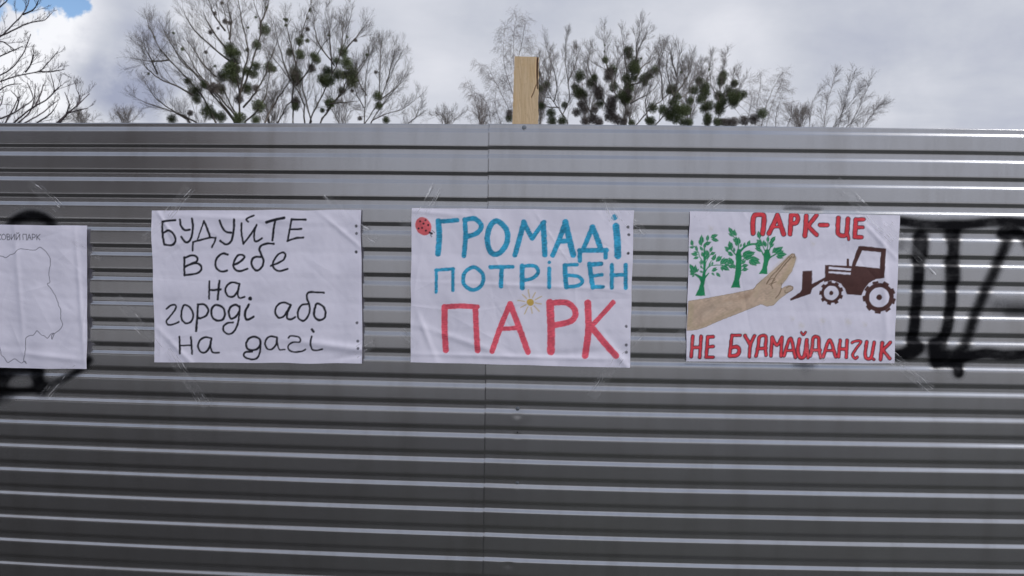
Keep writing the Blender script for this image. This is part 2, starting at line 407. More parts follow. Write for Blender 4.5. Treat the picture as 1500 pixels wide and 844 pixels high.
n = 10; V = [(.003*math.cos(6.283*i/n), 0, .003*math.sin(6.283*i/n)) for i in range(n)]
me = bpy.data.meshes.new('screw_hole'); me.from_pydata(V, [], [tuple(range(n))]); me.materials.append(HOLE)
o = bpy.data.objects.new('screw_hole', me); link(o, fence); o.location = (-.082, float(bow(-.082))+DEP-.0062, .834)

# wooden post behind the sheets, its top standing above them
def post():
    w0, w1, th = .100, .094, .045; zt = 2.304; yb = float(bow(-.07))+.0105
    nx, nz = 44, 130
    u = np.linspace(0, 1, nx); zz = np.concatenate([[0.0, 1.0], np.linspace(1.95, zt, nz)])
    U, Z = np.meshgrid(u, zz)
    lean = (Z-2.04)/.264*.0025
    w = w0+(w1-w0)*np.clip((Z-2.04)/.264, 0, 1)
    X = -.070+lean+(U-.5)*w
    edge = .0012*smooth_noise(Z*1.0, Z*0, 4, .05)*(U > .97) + .0008*smooth_noise(Z, Z*0, 8, .04)*(U < .03)
    X = X+edge
    Zt = Z+.0025*(Z > zt-.001)*smooth_noise(X, X*0, 6, .2)*.4-.002*(Z > zt-.001)*(U-.5)
    # crack: down the right edge, then forking left
    P = np.stack([X.ravel(), Z.ravel()], 1)
    c1 = smooth_path([(-.070+.0025+.0415, 2.306), (-.0265, 2.27), (-.0265, 2.23), (-.0255, 2.205), (-.025, 2.18)], 6)
    c2 = smooth_path([(-.0255, 2.20), (-.034, 2.185), (-.040, 2.165), (-.048, 2.148)], 6)
    d1, d2 = poly_dist(P, c1), poly_dist(P, c2)
    wid = np.interp(P[:, 1], [2.17, 2.2, 2.3], [.0008, .0022, .0034])
    cr = np.maximum(1/(1+np.exp((d1-wid)/.0007)), .85/(1+np.exp((d2-.0012)/.0006))).reshape(X.shape)
    Yf = yb+cr*.007+.0001*smooth_noise(X*6, Z, 3, .06)
    nf = X.size; Vf = np.stack([X, Yf, Zt], -1).reshape(-1, 3); Vb = Vf.copy(); Vb[:, 1] = yb+th
    Ff = grid_faces(nz+2, nx); Fb = grid_faces(nz+2, nx)[:, ::-1]+nf
    rim = []
    for r in range(nz+1):
        a, b = r*nx, (r+1)*nx; rim.append((a, b, b+nf, a+nf)); a, b = a+nx-1, b+nx-1; rim.append((b, a, a+nf, b+nf))
    for c in range(nx-1):
        a = (nz+1)*nx+c; rim.append((a, a+1, a+1+nf, a+nf))
    me = mesh_np('wooden_post', np.vstack([Vf, Vb]), np.vstack([Ff, Fb, np.array(rim)]), WOOD, smooth=False)
    a = me.attributes.new('crack', 'FLOAT', 'POINT'); a.data.foreach_set('value', np.concatenate([cr.ravel(), np.zeros(nf)]).astype(np.float32))
    return obj('wooden_post', me, fence, FENCE_AT)
post()

# ------------------------------------------------------------------ unseen block of flats, added to darken the metal's reflection on the left
def box(V, F, x0, x1, y0, y1, z0, z1):
    b = len(V); V += [(x0, y0, z0), (x1, y0, z0), (x1, y1, z0), (x0, y1, z0), (x0, y0, z1), (x1, y0, z1), (x1, y1, z1), (x0, y1, z1)]
    F += [(b, b+3, b+2, b+1), (b+4, b+5, b+6, b+7), (b, b+1, b+5, b+4), (b+1, b+2, b+6, b+5), (b+2, b+3, b+7, b+6), (b+3, b, b+4, b+7)]
def flats(x, y, w, floors, label, wallm, seed):
    b = empty('added_apartment_block', (x, y, 0)); tag(b, label, 'building', 'unseen buildings added for the reflection in the metal')
    V, F = [], []; box(V, F, -w/2, w/2, -12, 0, 0, floors*3+.8); me = bpy.data.meshes.new('wall'); me.from_pydata(V, [], F); me.materials.append(wallm); link(bpy.data.objects.new('wall', me), b)
    V, F = [], []; box(V, F, -w/2-.3, w/2+.3, -12.3, .3, floors*3+.8, floors*3+1.1); me = bpy.data.meshes.new('roof'); me.from_pydata(V, [], F); me.materials.append(HOLE); link(bpy.data.objects.new('roof', me), b)
    V, F = [], []; box(V, F, -.8, .8, -.1, .05, 0, 1.5); fm = bpy.data.meshes.new('window'); fm.from_pydata(V, [], F); fm.materials.append(FRAME)
    V, F = [], []; box(V, F, -.7, -.03, .05, .06, .1, 1.4); box(V, F, .03, .7, .05, .06, .1, 1.4); pm = bpy.data.meshes.new('pane'); pm.from_pydata(V, [], F); pm.materials.append(GLASS)
    for f in range(floors):
        for i in range(int(w//3.2)):
            o = link(bpy.data.objects.new('window', fm), b); o.location = (-w/2+2+i*3.2, 0, f*3+1.3)
            link(bpy.data.objects.new('pane', pm), o)
FRAME = m_simple('window_frame', (.5, .5, .5), .5); GLASS = m_simple('dark_glass', (.02, .025, .03), .08)
DBRICK = m_simple('dark_brick', (.10, .075, .06), .9, 0, .3, 3); 
flats(-36, -34, 34, 4, 'unseen dark brick block of flats, added behind the camera at left for the reflection', DBRICK, 1)

# ------------------------------------------------------------------ posters
WHITE = np.array([.765, .745, .865])
INK = (.012, .012, .02); BLUE = (.035, .34, .56); RED2 = (.78, .11, .16); RED3 = (.72, .055, .075); LINE3 = (.04, .012, .025)
GREEN = (.012, .25, .10); SKIN = (.58, .44, .335); BROWN = (.075, .028, .026); OCHRE = (.62, .42, .10)
def homog(src, dst):
    A = []; b = []
    for (x, y), (u, v) in zip(src, dst):
        A += [[x, y, 1, 0, 0, 0, -u*x, -u*y], [0, 0, 0, x, y, 1, -v*x, -v*y]]; b += [u, v]
    h = np.linalg.solve(np.array(A, float), np.array(b, float)); return np.append(h, 1).reshape(3, 3)
class Sheet:
    """a paper: corners in tracing units and in metres on the fence; everything drawn on it is stored in millimetres of paper"""
    def __init__(s, quad_px, quad_m, name, label, seed, dmm=2.45):
        s.W = 850.0; s.H = 612.0; s.seed = seed; s.name = name; s.label = label
        s.Hm = homog(quad_px, [(0, 0), (s.W, 0), (s.W, s.H), (0, s.H)]); s.q = np.array(quad_m, float)
        s.nc = int(s.W/dmm)+1; s.nr = int(s.H/dmm)+1
        U, Vv = np.meshgrid(np.linspace(0, s.W, s.nc), np.linspace(0, s.H, s.nr))
        s.P = np.stack([U.ravel(), Vv.ravel()], 1)
        s.Pw = s.P + np.stack([.5*smooth_noise(s.P[:, 0], s.P[:, 1], seed+70, 24), .5*smooth_noise(s.P[:, 0], s.P[:, 1], seed+71, 24)], 1)
        s.C = np.tile(WHITE, (len(s.P), 1)).astype(float)
        s.var = 1+.07*smooth_noise(s.P[:, 0], s.P[:, 1], seed+9, 60, 14)+.05*smooth_noise(s.P[:, 0], s.P[:, 1], seed+10, 17, 16)
        s.var += .05*smooth_noise(s.P[:, 0]*.35+s.P[:, 1]*.12, s.P[:, 1]*1.3, seed+11, 8, 16)*(1+.6*smooth_noise(s.P[:, 0], s.P[:, 1], seed+12, 90, 8))
    def frame(s, ox, oy, sc_): s.o = (ox, oy, sc_); s.k = 2.715/sc_   # mm per tracing unit
    def mm(s, pts):
        P = np.array(pts, float)/s.o[2]+np.array(s.o[:2]); Q = np.c_[P, np.ones(len(P))]@s.Hm.T; return Q[:, :2]/Q[:, 2:]
    def near(s, pts, pad):
        lo = pts.min(0)-pad; hi = pts.max(0)+pad
        return np.where((s.P[:, 0] > lo[0]) & (s.P[:, 0] < hi[0]) & (s.P[:, 1] > lo[1]) & (s.P[:, 1] < hi[1]))[0]
    def put(s, k, a, col, var=0.0):
        a = np.clip(a, 0, 1)[:, None]; c = np.array(col)[None, :]*(1+var*(s.var[k]-1)[:, None]*2)
        s.C[k] = s.C[k]*(1-a)+np.clip(c, 0, 1)*a
    def stroke(s, pts, w, col, var=0.0, curve=True, alpha=1.0, aa=2.2):
        p = s.mm(pts) if len(pts) > 1 else np.repeat(s.mm(pts), 2, 0)+[[0, 0], [.01, 0]]
        if curve: p = smooth_path(p, 6)
        w = w*s.k; k = s.near(p, w/2+4)
        if len(k): s.put(k, (.5+(w/2-poly_dist(s.Pw[k], p))/aa)*alpha if alpha == 1 else np.clip(.5+(w/2-poly_dist(s.Pw[k], p))/aa, 0, 1)*alpha, col, var)
    def strokes(s, L, w, col, var=0.0, outline=None, ow=8, fat=1.0):
        for pass_ in ([0, 1] if outline else [1]):
            for it in L:
                pts, ww = (it if isinstance(it, tuple) and isinstance(it[0], list) else (it, w))
                ww = ww*fat
                if pass_ == 0: s.stroke(pts, ww+ow, outline)
                else: s.stroke(pts, ww-(1 if outline else 0), col, var)
    def dot(s, x, y, r, col, alpha=1.0): s.stroke([(x, y)], 2*r, col, curve=False, alpha=alpha)
    def poly(s, pts, col, var=0.0, curve=False, line=None, lw=0, alpha=1.0):
        p = s.mm(pts)
        if curve: p = smooth_path(np.vstack([p, p[:1]]), 5)[:-1]
        k = s.near(p, 5)
        if not len(k): return
        Q = s.Pw[k]; ins = np.zeros(len(k), bool); n_ = len(p); j = n_-1
        for i in range(n_):
            xi, yi = p[i]; xj, yj = p[j]
            if yi != yj: ins ^= ((yi > Q[:, 1]) != (yj > Q[:, 1])) & (Q[:, 0] < (xj-xi)*(Q[:, 1]-yi)/(yj-yi)+xi)
            j = i
        d = poly_dist(Q, np.vstack([p, p[:1]])); sd_ = np.where(ins, d, -d)
        s.put(k, np.clip(.5+sd_/2.2, 0, 1)*alpha, col, var)
        if line is not None: s.put(k, np.clip(.5+(lw*s.k/2-d)/2.2, 0, 1), line)
    def leaf(s, a, b, wr, col):
        a = np.array(a, float); b = np.array(b, float); d = b-a; n_ = np.array([-d[1], d[0]])*wr
        s.poly([tuple(a), tuple(a+d*.3+n_*.85), tuple(a+d*.62+n_*.8), tuple(b), tuple(a+d*.62-n_*.8), tuple(a+d*.3-n_*.85)], col, .3)
        s.stroke([tuple(a+d*.15), tuple(a+d*.8)], max(2.5, np.hypot(*d)*.05), (.30, .52, .40), curve=False, alpha=.6)
    def bump(s, u, v):              # height of the paper off the fence, metres; u, v in mm
        sd = s.seed
        h = .0014*smooth_noise(u, v, sd, 280)+.00035*smooth_noise(u, v, sd+1, 110)+.00009*smooth_noise(u, v, sd+2, 38)
        rr = np.random.RandomState(sd+3)
        for _ in range(26):         # creases
            cx, cy, a = rr.uniform(0, s.W), rr.uniform(0, s.H), rr.uniform(0, math.pi); L = rr.uniform(60, 190)
            t = (u-cx)*math.cos(a)+(v-cy)*math.sin(a); q = -(u-cx)*math.sin(a)+(v-cy)*math.cos(a)
            h = h+rr.choice([-1, 1])*rr.uniform(.0002, .0008)*np.exp(-(t/L)**2)*np.exp(-np.abs(q)/rr.uniform(5, 14))
        for (cx, cy, a, L, wd, amp) in s.folds:
            t = (u-cx)*math.cos(a)+(v-cy)*math.sin(a); q = -(u-cx)*math.sin(a)+(v-cy)*math.cos(a)
            h = h+amp*np.exp(-(t/L)**2)*np.exp(-(q/wd)**2)
        # drawn in slightly over each groove of the sheet behind
        z = s.zw
        ph = ((Z0-z) % PITCH_Z); h = h-.0003*np.exp(-((ph-.0165)/.012)**2)
        return .0122+np.maximum(h, -.0030)
    folds = []
    def place(s, U, V):
        a = (U/s.W)[:, None]; b = (V/s.H)[:, None]; q = s.q
        g = (q[0]*(1-a)+q[1]*a)*(1-b)+(q[3]*(1-a)+q[2]*a)*b
        ed = lambda t, L: np.exp(-t/25.0)
        g = g+np.stack([.0011*smooth_noise(V, V*0, s.seed+20, 170)*(ed(U, 0)+ed(s.W-U, 0)), .0011*smooth_noise(U, U*0, s.seed+21, 200)*(ed(V, 0)+ed(s.H-V, 0))], 1)
        s.zw = g[:, 1]
        y = bow(g[:, 0])-s.bump(U, V)
        return np.stack([g[:, 0], y, g[:, 1]], 1)
    def build(s, group='paper posters taped to the fence'):
        V = s.place(s.P[:, 0], s.P[:, 1])
        org = tuple(V[(s.nr//2)*s.nc+s.nc//2])
        me = mesh_np(s.name, V, grid_faces(s.nr, s.nc)[:, ::-1], PAPER)
        a = me.attributes.new('paint', 'FLOAT_COLOR', 'POINT')
        a.data.foreach_set('color', np.c_[s.C, np.ones(len(s.C))].astype(np.float32).ravel())
        s.ob = obj(s.name, me, None, org); s.org = org
        tag(s.ob, s.label, 'poster', group); return s.ob
def tape(sh, a, b, w=.048, seed=0, off=.0134):
    """clear strip lying over paper and fence, a/b picture points on the fence face"""
    A = np.array(on_fence(*a)); B = np.array(on_fence(*b)); L = np.linalg.norm(B-A); d = (B-A)/L; nrm = np.array([-d[1], d[0]])
    nu, nv = max(6, int(L/.006)), 9
    U, Vv = np.meshgrid(np.linspace(0, L, nu), np.linspace(-w/2, w/2, nv), indexing='ij')
    jag = .004*smooth_noise(Vv, Vv*0, seed, .02)*((U < .001)*-1.0+(U > L-.001))
    P = A+(U+jag)[..., None]*d+Vv[..., None]*nrm
    x, z = P[..., 0], P[..., 1]
    y = bow(x)-off-.0022-.0012*smooth_noise(U*.25, Vv, seed+1, .018)-.0006*smooth_noise(U, Vv, seed+2, .02)
    me = mesh_np('tape', np.stack([x, y, z], -1).reshape(-1, 3), grid_faces(nu, nv), TAPE)
    uvl = me.uv_layers.new(name='uv'); idx = np.empty(len(me.loops), np.int32); me.loops.foreach_get('vertex_index', idx)
    uvl.data.foreach_set('uv', np.stack([U.ravel()[idx]+seed*3.1, Vv.ravel()[idx]+seed*1.7], 1).astype(np.float32).ravel())
    obj('tape', me, sh.ob, sh.org)

# ---- poster 1: black marker, handwriting
s1 = Sheet([(224.5, 309.5), (530, 308), (532, 532), (229, 531)], [(-1.558, 1.692), (-.708, 1.704), (-.700, 1.098), (-1.550, 1.082)], 'poster',
           'white paper poster with five lines of black marker handwriting', 101)
s1.folds = [(760, 545, .12, 190, 16, .0035), (800, 585, -.2, 90, 14, -.0020), (60, 60, 1.0, 90, 9, .0016), (100, 560, .8, 120, 12, .0018), (780, 90, .7, 110, 10, .0015), (300, 30, .05, 300, 12, .0012)]
s1.frame(220, 300, 7.03)
s1.strokes([[(278, 165), (200, 170), (145, 182)], [(145, 182), (145, 260), (152, 340), (165, 412)], [(160, 292), (205, 270), (250, 292), (282, 352), (272, 400), (230, 422), (165, 412)],
 [(326, 160), (338, 220), (375, 265), (430, 262)], [(453, 150), (462, 230), (452, 320), (430, 372), (400, 392), (370, 375), (342, 335)],
 ([(575, 175), (545, 260), (512, 358)], 17), [(575, 175), (605, 240), (637, 332)], ([(457, 475), (463, 388)], 20), ([(463, 388), (560, 362), (640, 342), (695, 345)], 20), ([(695, 345), (682, 390), (655, 440)], 20),
 [(738, 168), (760, 230), (800, 280), (855, 292)], [(888, 155), (882, 260), (865, 350), (840, 395), (795, 410), (742, 375)],
 ([(962, 195), (960, 290), (978, 405)], 21), ([(978, 405), (1050, 315), (1115, 215)], 20), ([(1088, 115), (1035, 135), (1010, 158), (1030, 180)], 20)], 24, INK)
s1.strokes([[(372, 545), (370, 640), (372, 727)], [(372, 552), (430, 528), (480, 528), (507, 556), (495, 588), (450, 608), (380, 640)], [(450, 608), (510, 608), (545, 638), (540, 680), (490, 712), (372, 727)],
 [(818, 515), (770, 505), (715, 540), (690, 600), (705, 660), (755, 690), (812, 680)],
 [(880, 622), (940, 592), (987, 545), (965, 518), (920, 525), (885, 580), (878, 640), (910, 680), (960, 682), (1020, 660)]], 23, INK)
s1.frame(370, 300, 7.035)
s1.strokes([([(60, 210), (35, 300), (40, 372), (75, 375), (115, 347)], 21), ([(162, 186), (240, 162), (345, 140)], 29), ([(252, 170), (235, 260), (222, 368)], 24),
 ([(420, 155), (400, 260), (378, 378)], 21), ([(420, 155), (490, 156), (563, 156)], 24), ([(400, 258), (520, 252)], 21), ([(378, 376), (460, 348), (538, 340)], 21),
 ([(235, 405), (170, 402), (110, 422), (87, 460), (105, 515), (128, 570), (120, 630), (80, 675), (40, 670), (8, 620), (12, 565), (50, 540), (105, 540)], 24),
 ([(205, 630), (260, 610), (330, 572), (355, 520), (330, 493), (280, 515), (240, 570), (225, 622), (250, 667), (300, 684), (378, 662)], 22)], 22, INK)
for x, y, c in [(1080, 222, .03), (1083, 297, .12), (1076, 487, .03)]: s1.dot(x, y, 15, (c, c, c*1.2), .95)
s1.frame(220, 410, 6.494)
s1.strokes([([(583, 15), (580, 100), (577, 180)], 19), ([(678, 12), (668, 100), (660, 186)], 23), ([(583, 98), (630, 98), (690, 90)], 21),
 ([(865, 38), (800, 25), (750, 55), (735, 110), (765, 158), (815, 155), (852, 100), (868, 40)], 20), ([(868, 38), (852, 130), (868, 172), (915, 163)], 19),
 ([(955, 235), (922, 300), (922, 362), (952, 378), (1000, 350)], 24),
 ([(168, 278), (210, 245), (255, 240), (258, 275), (210, 340), (168, 390), (180, 426), (230, 425), (290, 400)], 18),
 ([(345, 240), (400, 270), (426, 340), (402, 400), (352, 412), (315, 370), (318, 290), (345, 240)], 20),
 ([(470, 235), (466, 350), (453, 488)], 23), ([(470, 235), (530, 235), (570, 282), (555, 335), (500, 365), (472, 360)], 22),
 ([(650, 240), (705, 260), (730, 320), (710, 375), (660, 388), (610, 355), (600, 290), (620, 252), (650, 240)], 22),
 ([(868, 260), (830, 237), (780, 262), (765, 318), (788, 368), (830, 350), (865, 300)], 22), ([(868, 250), (864, 340), (847, 430), (810, 495), (760, 515), (715, 482), (720, 435), (760, 410), (805, 405)], 20),
 ([(295, 540), (300, 620), (300, 700)], 20), ([(405, 545), (410, 620), (415, 705)], 20), ([(300, 625), (408, 622)], 17),
 ([(600, 555), (545, 545), (495, 570), (472, 630), (495, 682), (540, 690), (580, 640), (600, 560)], 20), ([(600, 558), (592, 640), (615, 690), (672, 692)], 19)], 20, INK)
s1.dot(968, 178, 19, INK)
s1.frame(370, 410, 6.494)
s1.strokes([([(375, 235), (310, 215), (255, 240), (232, 300), (260, 357), (310, 347), (350, 290), (378, 240)], 21), ([(378, 240), (347, 310), (345, 365), (380, 374), (420, 352)], 20),
 ([(690, 122), (620, 118), (545, 120), (530, 170), (550, 230), (556, 300), (530, 360), (492, 388), (450, 360), (445, 300), (480, 240), (550, 228)], 20),
 ([(625, 225), (680, 250), (705, 310), (690, 365), (640, 380), (598, 340), (605, 270), (625, 225)], 22),
 ([(-45, 600), (-22, 560), (30, 540), (80, 560), (90, 610), (60, 655), (0, 668), (-38, 648), (-48, 600)], 22), ([(90, 600), (85, 680), (60, 740), (10, 755), (-50, 740), (-70, 708), (-45, 685), (10, 682)], 20),
 ([(245, 545), (190, 535), (150, 560), (135, 610), (160, 657), (205, 655), (240, 610), (248, 550)], 19), ([(248, 545), (254, 620), (272, 662), (320, 662)], 15),
 ([(355, 550), (375, 532), (440, 538), (468, 560), (462, 588), (400, 592), (360, 615), (353, 655), (395, 683), (470, 680), (515, 660)], 17),
 ([(575, 535), (565, 600), (577, 655), (610, 668), (675, 658)], 18)], 19, INK)
s1.stroke([(578, 472), (592, 490)], 26, INK)
for x, y in [(1000, 407), (1008, 580), (1012, 648)]: s1.dot(x, y, 14, (.07, .07, .09), .9)
s1.build()

# ---- poster 2: blue and red brush lettering
s2 = Sheet([(604, 305.5), (928, 309), (922, 538), (602, 530)], [(-.507, 1.714), (.356, 1.714), (.353, 1.103), (-.508, 1.108)], 'poster',
           'white paper poster with blue and red painted letters, ladybird and sun', 202)
s2.folds = [(430, 580, 0, 420, 10, .0022), (200, 520, .3, 170, 14, .002), (640, 560, -.1, 150, 16, -.002), (60, 500, 1.2, 90, 12, .0018), (800, 560, .9, 90, 14, .0025), (500, 300, .02, 400, 9, .0010), (60, 15, .1, 150, 12, .0015)]
s2.frame(590, 290, 3.126)
s2.strokes([([(164, 108), (168, 180), (162, 258)], 23), ([(162, 110), (205, 108), (250, 104)], 18),
 ([(284, 102), (287, 180), (280, 266)], 19), ([(286, 102), (330, 98), (359, 130), (340, 162), (292, 180)], 20),
 ([(432, 108), (474, 150), (474, 210), (438, 256), (402, 250), (386, 190), (400, 130), (432, 108)], 22),
 ([(512, 262), (532, 190), (552, 115)], 21), ([(552, 112), (570, 150), (590, 185)], 20), ([(590, 188), (620, 145), (645, 112)], 18), ([(640, 118), (645, 190), (648, 262)], 22),
 ([(684, 264), (715, 190), (742, 112)], 20), ([(742, 112), (760, 190), (778, 262)], 24), ([(710, 200), (762, 198)], 20),
 ([(824, 236), (845, 185), (866, 135)], 19), ([(866, 135), (885, 180), (905, 238)], 22), ([(806, 242), (930, 240)], 19), ([(808, 245), (808, 288)], 18), ([(926, 242), (926, 274)], 17),
 ([(974, 130), (980, 200), (982, 266)], 27),
 ([(154, 432), (155, 330)], 13), ([(152, 332), (232, 326)], 14), ([(230, 328), (230, 424)], 14),
 ([(325, 318), (366, 352), (360, 400), (320, 422), (280, 395), (283, 345), (325, 318)], 16),
 ([(400, 318), (502, 316)], 16), ([(452, 320), (448, 406)], 18),
 ([(545, 312), (545, 412)], 20), ([(545, 314), (600, 312), (618, 340), (592, 368), (550, 378)], 15),
 ([(668, 324), (668, 410)], 16), ([(740, 310), (742, 360), (746, 408)], 19), ([(740, 308), (796, 306)], 14), ([(746, 354), (800, 360), (820, 384), (798, 402), (746, 408)], 15),
 ([(852, 302), (860, 360), (868, 410)], 19), ([(855, 306), (905, 302)], 19), ([(862, 358), (910, 352)], 14), ([(868, 408), (914, 407)], 16),
 ([(955, 307), (955, 412)], 16), ([(1018, 307), (1020, 412)], 17), ([(955, 354), (1018, 352)], 16)], 18, BLUE, 1.1, None, 8, 1.14)
s2.dot(967, 90, 14, BLUE); s2.dot(668, 296, 8, BLUE)
s2.strokes([([(192, 500), (192, 600), (197, 696)], 26), ([(190, 500), (260, 495), (340, 499)], 22), ([(332, 500), (336, 600), (342, 697)], 24),
 ([(490, 485), (450, 580), (408, 700)], 23), ([(490, 485), (530, 590), (571, 703)], 25), ([(440, 600), (530, 594)], 19),
 ([(672, 480), (677, 600), (676, 702)], 32), ([(675, 481), (750, 480), (788, 520), (770, 562), (695, 582)], 25),
 ([(845, 480), (848, 600), (833, 720)], 28), ([(962, 477), (910, 535), (862, 586)], 20), ([(862, 590), (920, 660), (974, 720)], 27)], 24, RED2, .7, None, 8, 1.08)
s2.poly([(96+36*math.cos(a)*1.0+6*math.sin(a), 132+42*math.sin(a)) for a in np.linspace(0, 6.28, 24, endpoint=False)], (.72, .13, .15), .5)
s2.stroke([(124, 160), (134, 166)], 9, (.03, .02, .03)); s2.stroke([(134, 150), (146, 162)], 3, INK); s2.stroke([(128, 170), (134, 180)], 3, INK)
for x, y in [(82, 110), (106, 104), (118, 127), (90, 139), (108, 152), (74, 142), (96, 120)]: s2.dot(x, y, 4.5, INK)
s2.dot(582, 478, 16, OCHRE)
for i in range(10):
    a = i*.628+.15; s2.stroke([(582+24*math.cos(a), 478+24*math.sin(a)), (582+(50+8*(i % 2))*math.cos(a), 478+(50+8*(i % 2))*math.sin(a))], 5, (.62, .48, .22), alpha=.85)
for x, y, c in [(1030, 135, .03), (1033, 170, .06), (1030, 255, .02), (1022, 587, .12), (1022, 672, .11), (1022, 705, .13)]: s2.dot(x, y, 6.5, (c, c, c*1.2), .95)
s2.build()

# ---- poster 3: trees, hand, tractor
s3 = Sheet([(1009, 310.5), (1316, 316), (1308, 532), (1004, 529)], [(.569, 1.714), (1.372, 1.708), (1.374, 1.137), (.571, 1.132)], 'poster',
           'white paper poster painted with green trees, an open hand and a brown tractor', 303)
s3.folds = [(800, 300, 1.5, 260, 14, .0018), (760, 90, .8, 130, 10, .0014), (380, 590, 0, 380, 10, .0015)]
s3.frame(1140, 340, 6.026)
for x, y, r in [(200, 820, 30), (385, 780, 26), (610, 790, 34), (755, 810, 20), (-600, -30, 22), (-420, 690, 40), (300, 100, 22), (-300, 900, 30), (120, 760, 18)]:
    for j in range(5): s3.dot(x+14*math.sin(j*2.1), y+14*math.cos(j*1.7), r*(1-.15*j), (.62, .57, .45), .10)
s3.frame(1000, 320, 7.033)      # three trees
s3.poly([(122, 800), (160, 725), (178, 660), (160, 620), (110, 580), (125, 570), (170, 590), (192, 600), (204, 540), (206, 400), (212, 300), (222, 300), (232, 400), (232, 520), (228, 590), (262, 560), (268, 568), (226, 625), (216, 700), (225, 800)], GREEN, .4)
s3.strokes([([(215, 470), (170, 400), (140, 320), (105, 290)], 9), ([(215, 330), (225, 280), (250, 240)], 9), ([(215, 560), (270, 500), (330, 485), (400, 485), (440, 510)], 9), ([(228, 470), (265, 400), (300, 350)], 8), ([(225, 560), (290, 440)], 8), ([(200, 520), (165, 450)], 8), ([(110, 575), (70, 540)], 10), ([(110, 570), (100, 500)], 9)], 8, GREEN)
for a, b in [((98, 290), (82, 222)), ((112, 305), (58, 298)), ((145, 345), (128, 282)), ((152, 380), (76, 368)), ((160, 400), (100, 420)), ((150, 360), (105, 345)), ((192, 290), (160, 225)), ((192, 270), (188, 172)), ((225, 280), (290, 245)), ((248, 240), (256, 172)), ((280, 200), (362, 172)), ((290, 215), (368, 238)), ((205, 340), (170, 290)), ((215, 310), (235, 250)),
 ((275, 355), (302, 290)), ((275, 380), (335, 350)), ((240, 390), (235, 325)), ((260, 395), (250, 330)), ((230, 430), (265, 365)), ((205, 400), (190, 345)), ((300, 440), (340, 370)), ((335, 450), (405, 390)), ((320, 430), (285, 410)), ((345, 440), (375, 385)),
 ((385, 480), (430, 405)), ((400, 475), (470, 415)), ((420, 490), (480, 470)), ((395, 490), (480, 540)), ((390, 495), (410, 548)), ((290, 545), (355, 525)), ((290, 560), (325, 590)), ((340, 560), (385, 608)), ((300, 540), (345, 505)), ((270, 500), (275, 455)), ((295, 490), (305, 445)),
 ((110, 570), (60, 545)), ((115, 580), (62, 575)), ((115, 585), (85, 608)), ((120, 570), (125, 480)), ((110, 560), (62, 470)), ((130, 560), (160, 520)), ((95, 520), (60, 490)), ((200, 480), (175, 430)), ((205, 560), (165, 545)), ((200, 520), (170, 490))]: s3.leaf(a, b, .27, GREEN)
s3.poly([(492, 716), (525, 640), (538, 540), (545, 450), (540, 380), (560, 320), (590, 320), (605, 400), (602, 480), (600, 570), (580, 640), (590, 716)], GREEN, .4)
s3.strokes([([(570, 340), (570, 260), (545, 215), (490, 170)], 12), ([(580, 360), (620, 310), (680, 275), (760, 265)], 22), ([(560, 400), (500, 330), (460, 310)], 14), ([(600, 440), (660, 410), (760, 440)], 12), ([(590, 410), (650, 360), (720, 350)], 9), ([(550, 500), (480, 450), (440, 420)], 10), ([(590, 500), (660, 490)], 8), ([(590, 540), (660, 525)], 8)], 10, GREEN)
for a, b in [((510, 165), (470, 95)), ((520, 185), (465, 160)), ((525, 185), (530, 115)), ((545, 190), (540, 140)), ((560, 250), (510, 212)), ((570, 280), (575, 195)), ((555, 240), (545, 190)), ((590, 300), (600, 262)), ((620, 300), (640, 250)), ((660, 290), (690, 228)), ((700, 280), (720, 255)), ((560, 290), (535, 240)),
 ((500, 330), (475, 235)), ((480, 330), (425, 295)), ((470, 345), (430, 325)), ((500, 310), (500, 250)), ((510, 370), (455, 350)), ((520, 380), (460, 372)), ((530, 350), (520, 300)), ((610, 400), (690, 330)), ((640, 385), (745, 350)), ((620, 410), (680, 365)), ((640, 380), (735, 372)),
 ((640, 430), (700, 395)), ((680, 420), (760, 405)), ((700, 430), (800, 465)), ((690, 430), (760, 490)), ((680, 430), (720, 490)), ((720, 420), (790, 430)), ((520, 480), (470, 405)), ((500, 470), (440, 430)), ((520, 510), (455, 485)), ((600, 500), (675, 480)), ((605, 530), (675, 525)), ((510, 490), (490, 430)), ((540, 520), (500, 480)), ((600, 470), (650, 430))]: s3.leaf(a, b, .29, GREEN)
s3.poly([(780, 573), (815, 520), (832, 440), (828, 370), (848, 325), (880, 320), (900, 370), (905, 400), (885, 440), (868, 500), (870, 575)], GREEN, .4)
s3.strokes([([(850, 350), (820, 280), (785, 200), (778, 150)], 10), ([(830, 380), (800, 330), (760, 290)], 14), ([(865, 340), (875, 260), (878, 190)], 10), ([(880, 350), (915, 270), (940, 210)], 12), ([(900, 405), (960, 370), (1040, 360)], 14)], 10, GREEN)
for a, b in [((790, 215), (775, 132)), ((820, 280), (755, 220)), ((815, 290), (760, 250)), ((800, 320), (740, 270)), ((810, 335), (740, 310)), ((840, 290), (830, 225)), ((872, 250), (878, 185)), ((900, 250), (955, 188)), ((890, 300), (940, 262)), ((890, 280), (920, 225)), ((920, 360), (975, 300)), ((940, 360), (1030, 295)), ((950, 370), (1040, 335)), ((970, 375), (1070, 372)), ((960, 390), (1035, 412)), ((930, 340), (945, 300)), ((850, 300), (850, 240)), ((810, 340), (775, 340))]: s3.leaf(a, b, .29, GREEN)
s3.frame(1000, 360, 6.028)      # arm and hand
arm = [(45, 490), (200, 466), (400, 430), (540, 402), (620, 385), (660, 340), (740, 268), (830, 190), (930, 96), (962, 70), (985, 72), (998, 110), (985, 160), (960, 222), (915, 290), (872, 342), (862, 385), (905, 360), (945, 350), (972, 362), (968, 388), (920, 420), (850, 470), (800, 525), (745, 535), (685, 515), (600, 552), (500, 592), (350, 650), (200, 715), (110, 742), (35, 748)]
s3.poly(arm, SKIN, .45, line=(.30, .23, .15), lw=4)
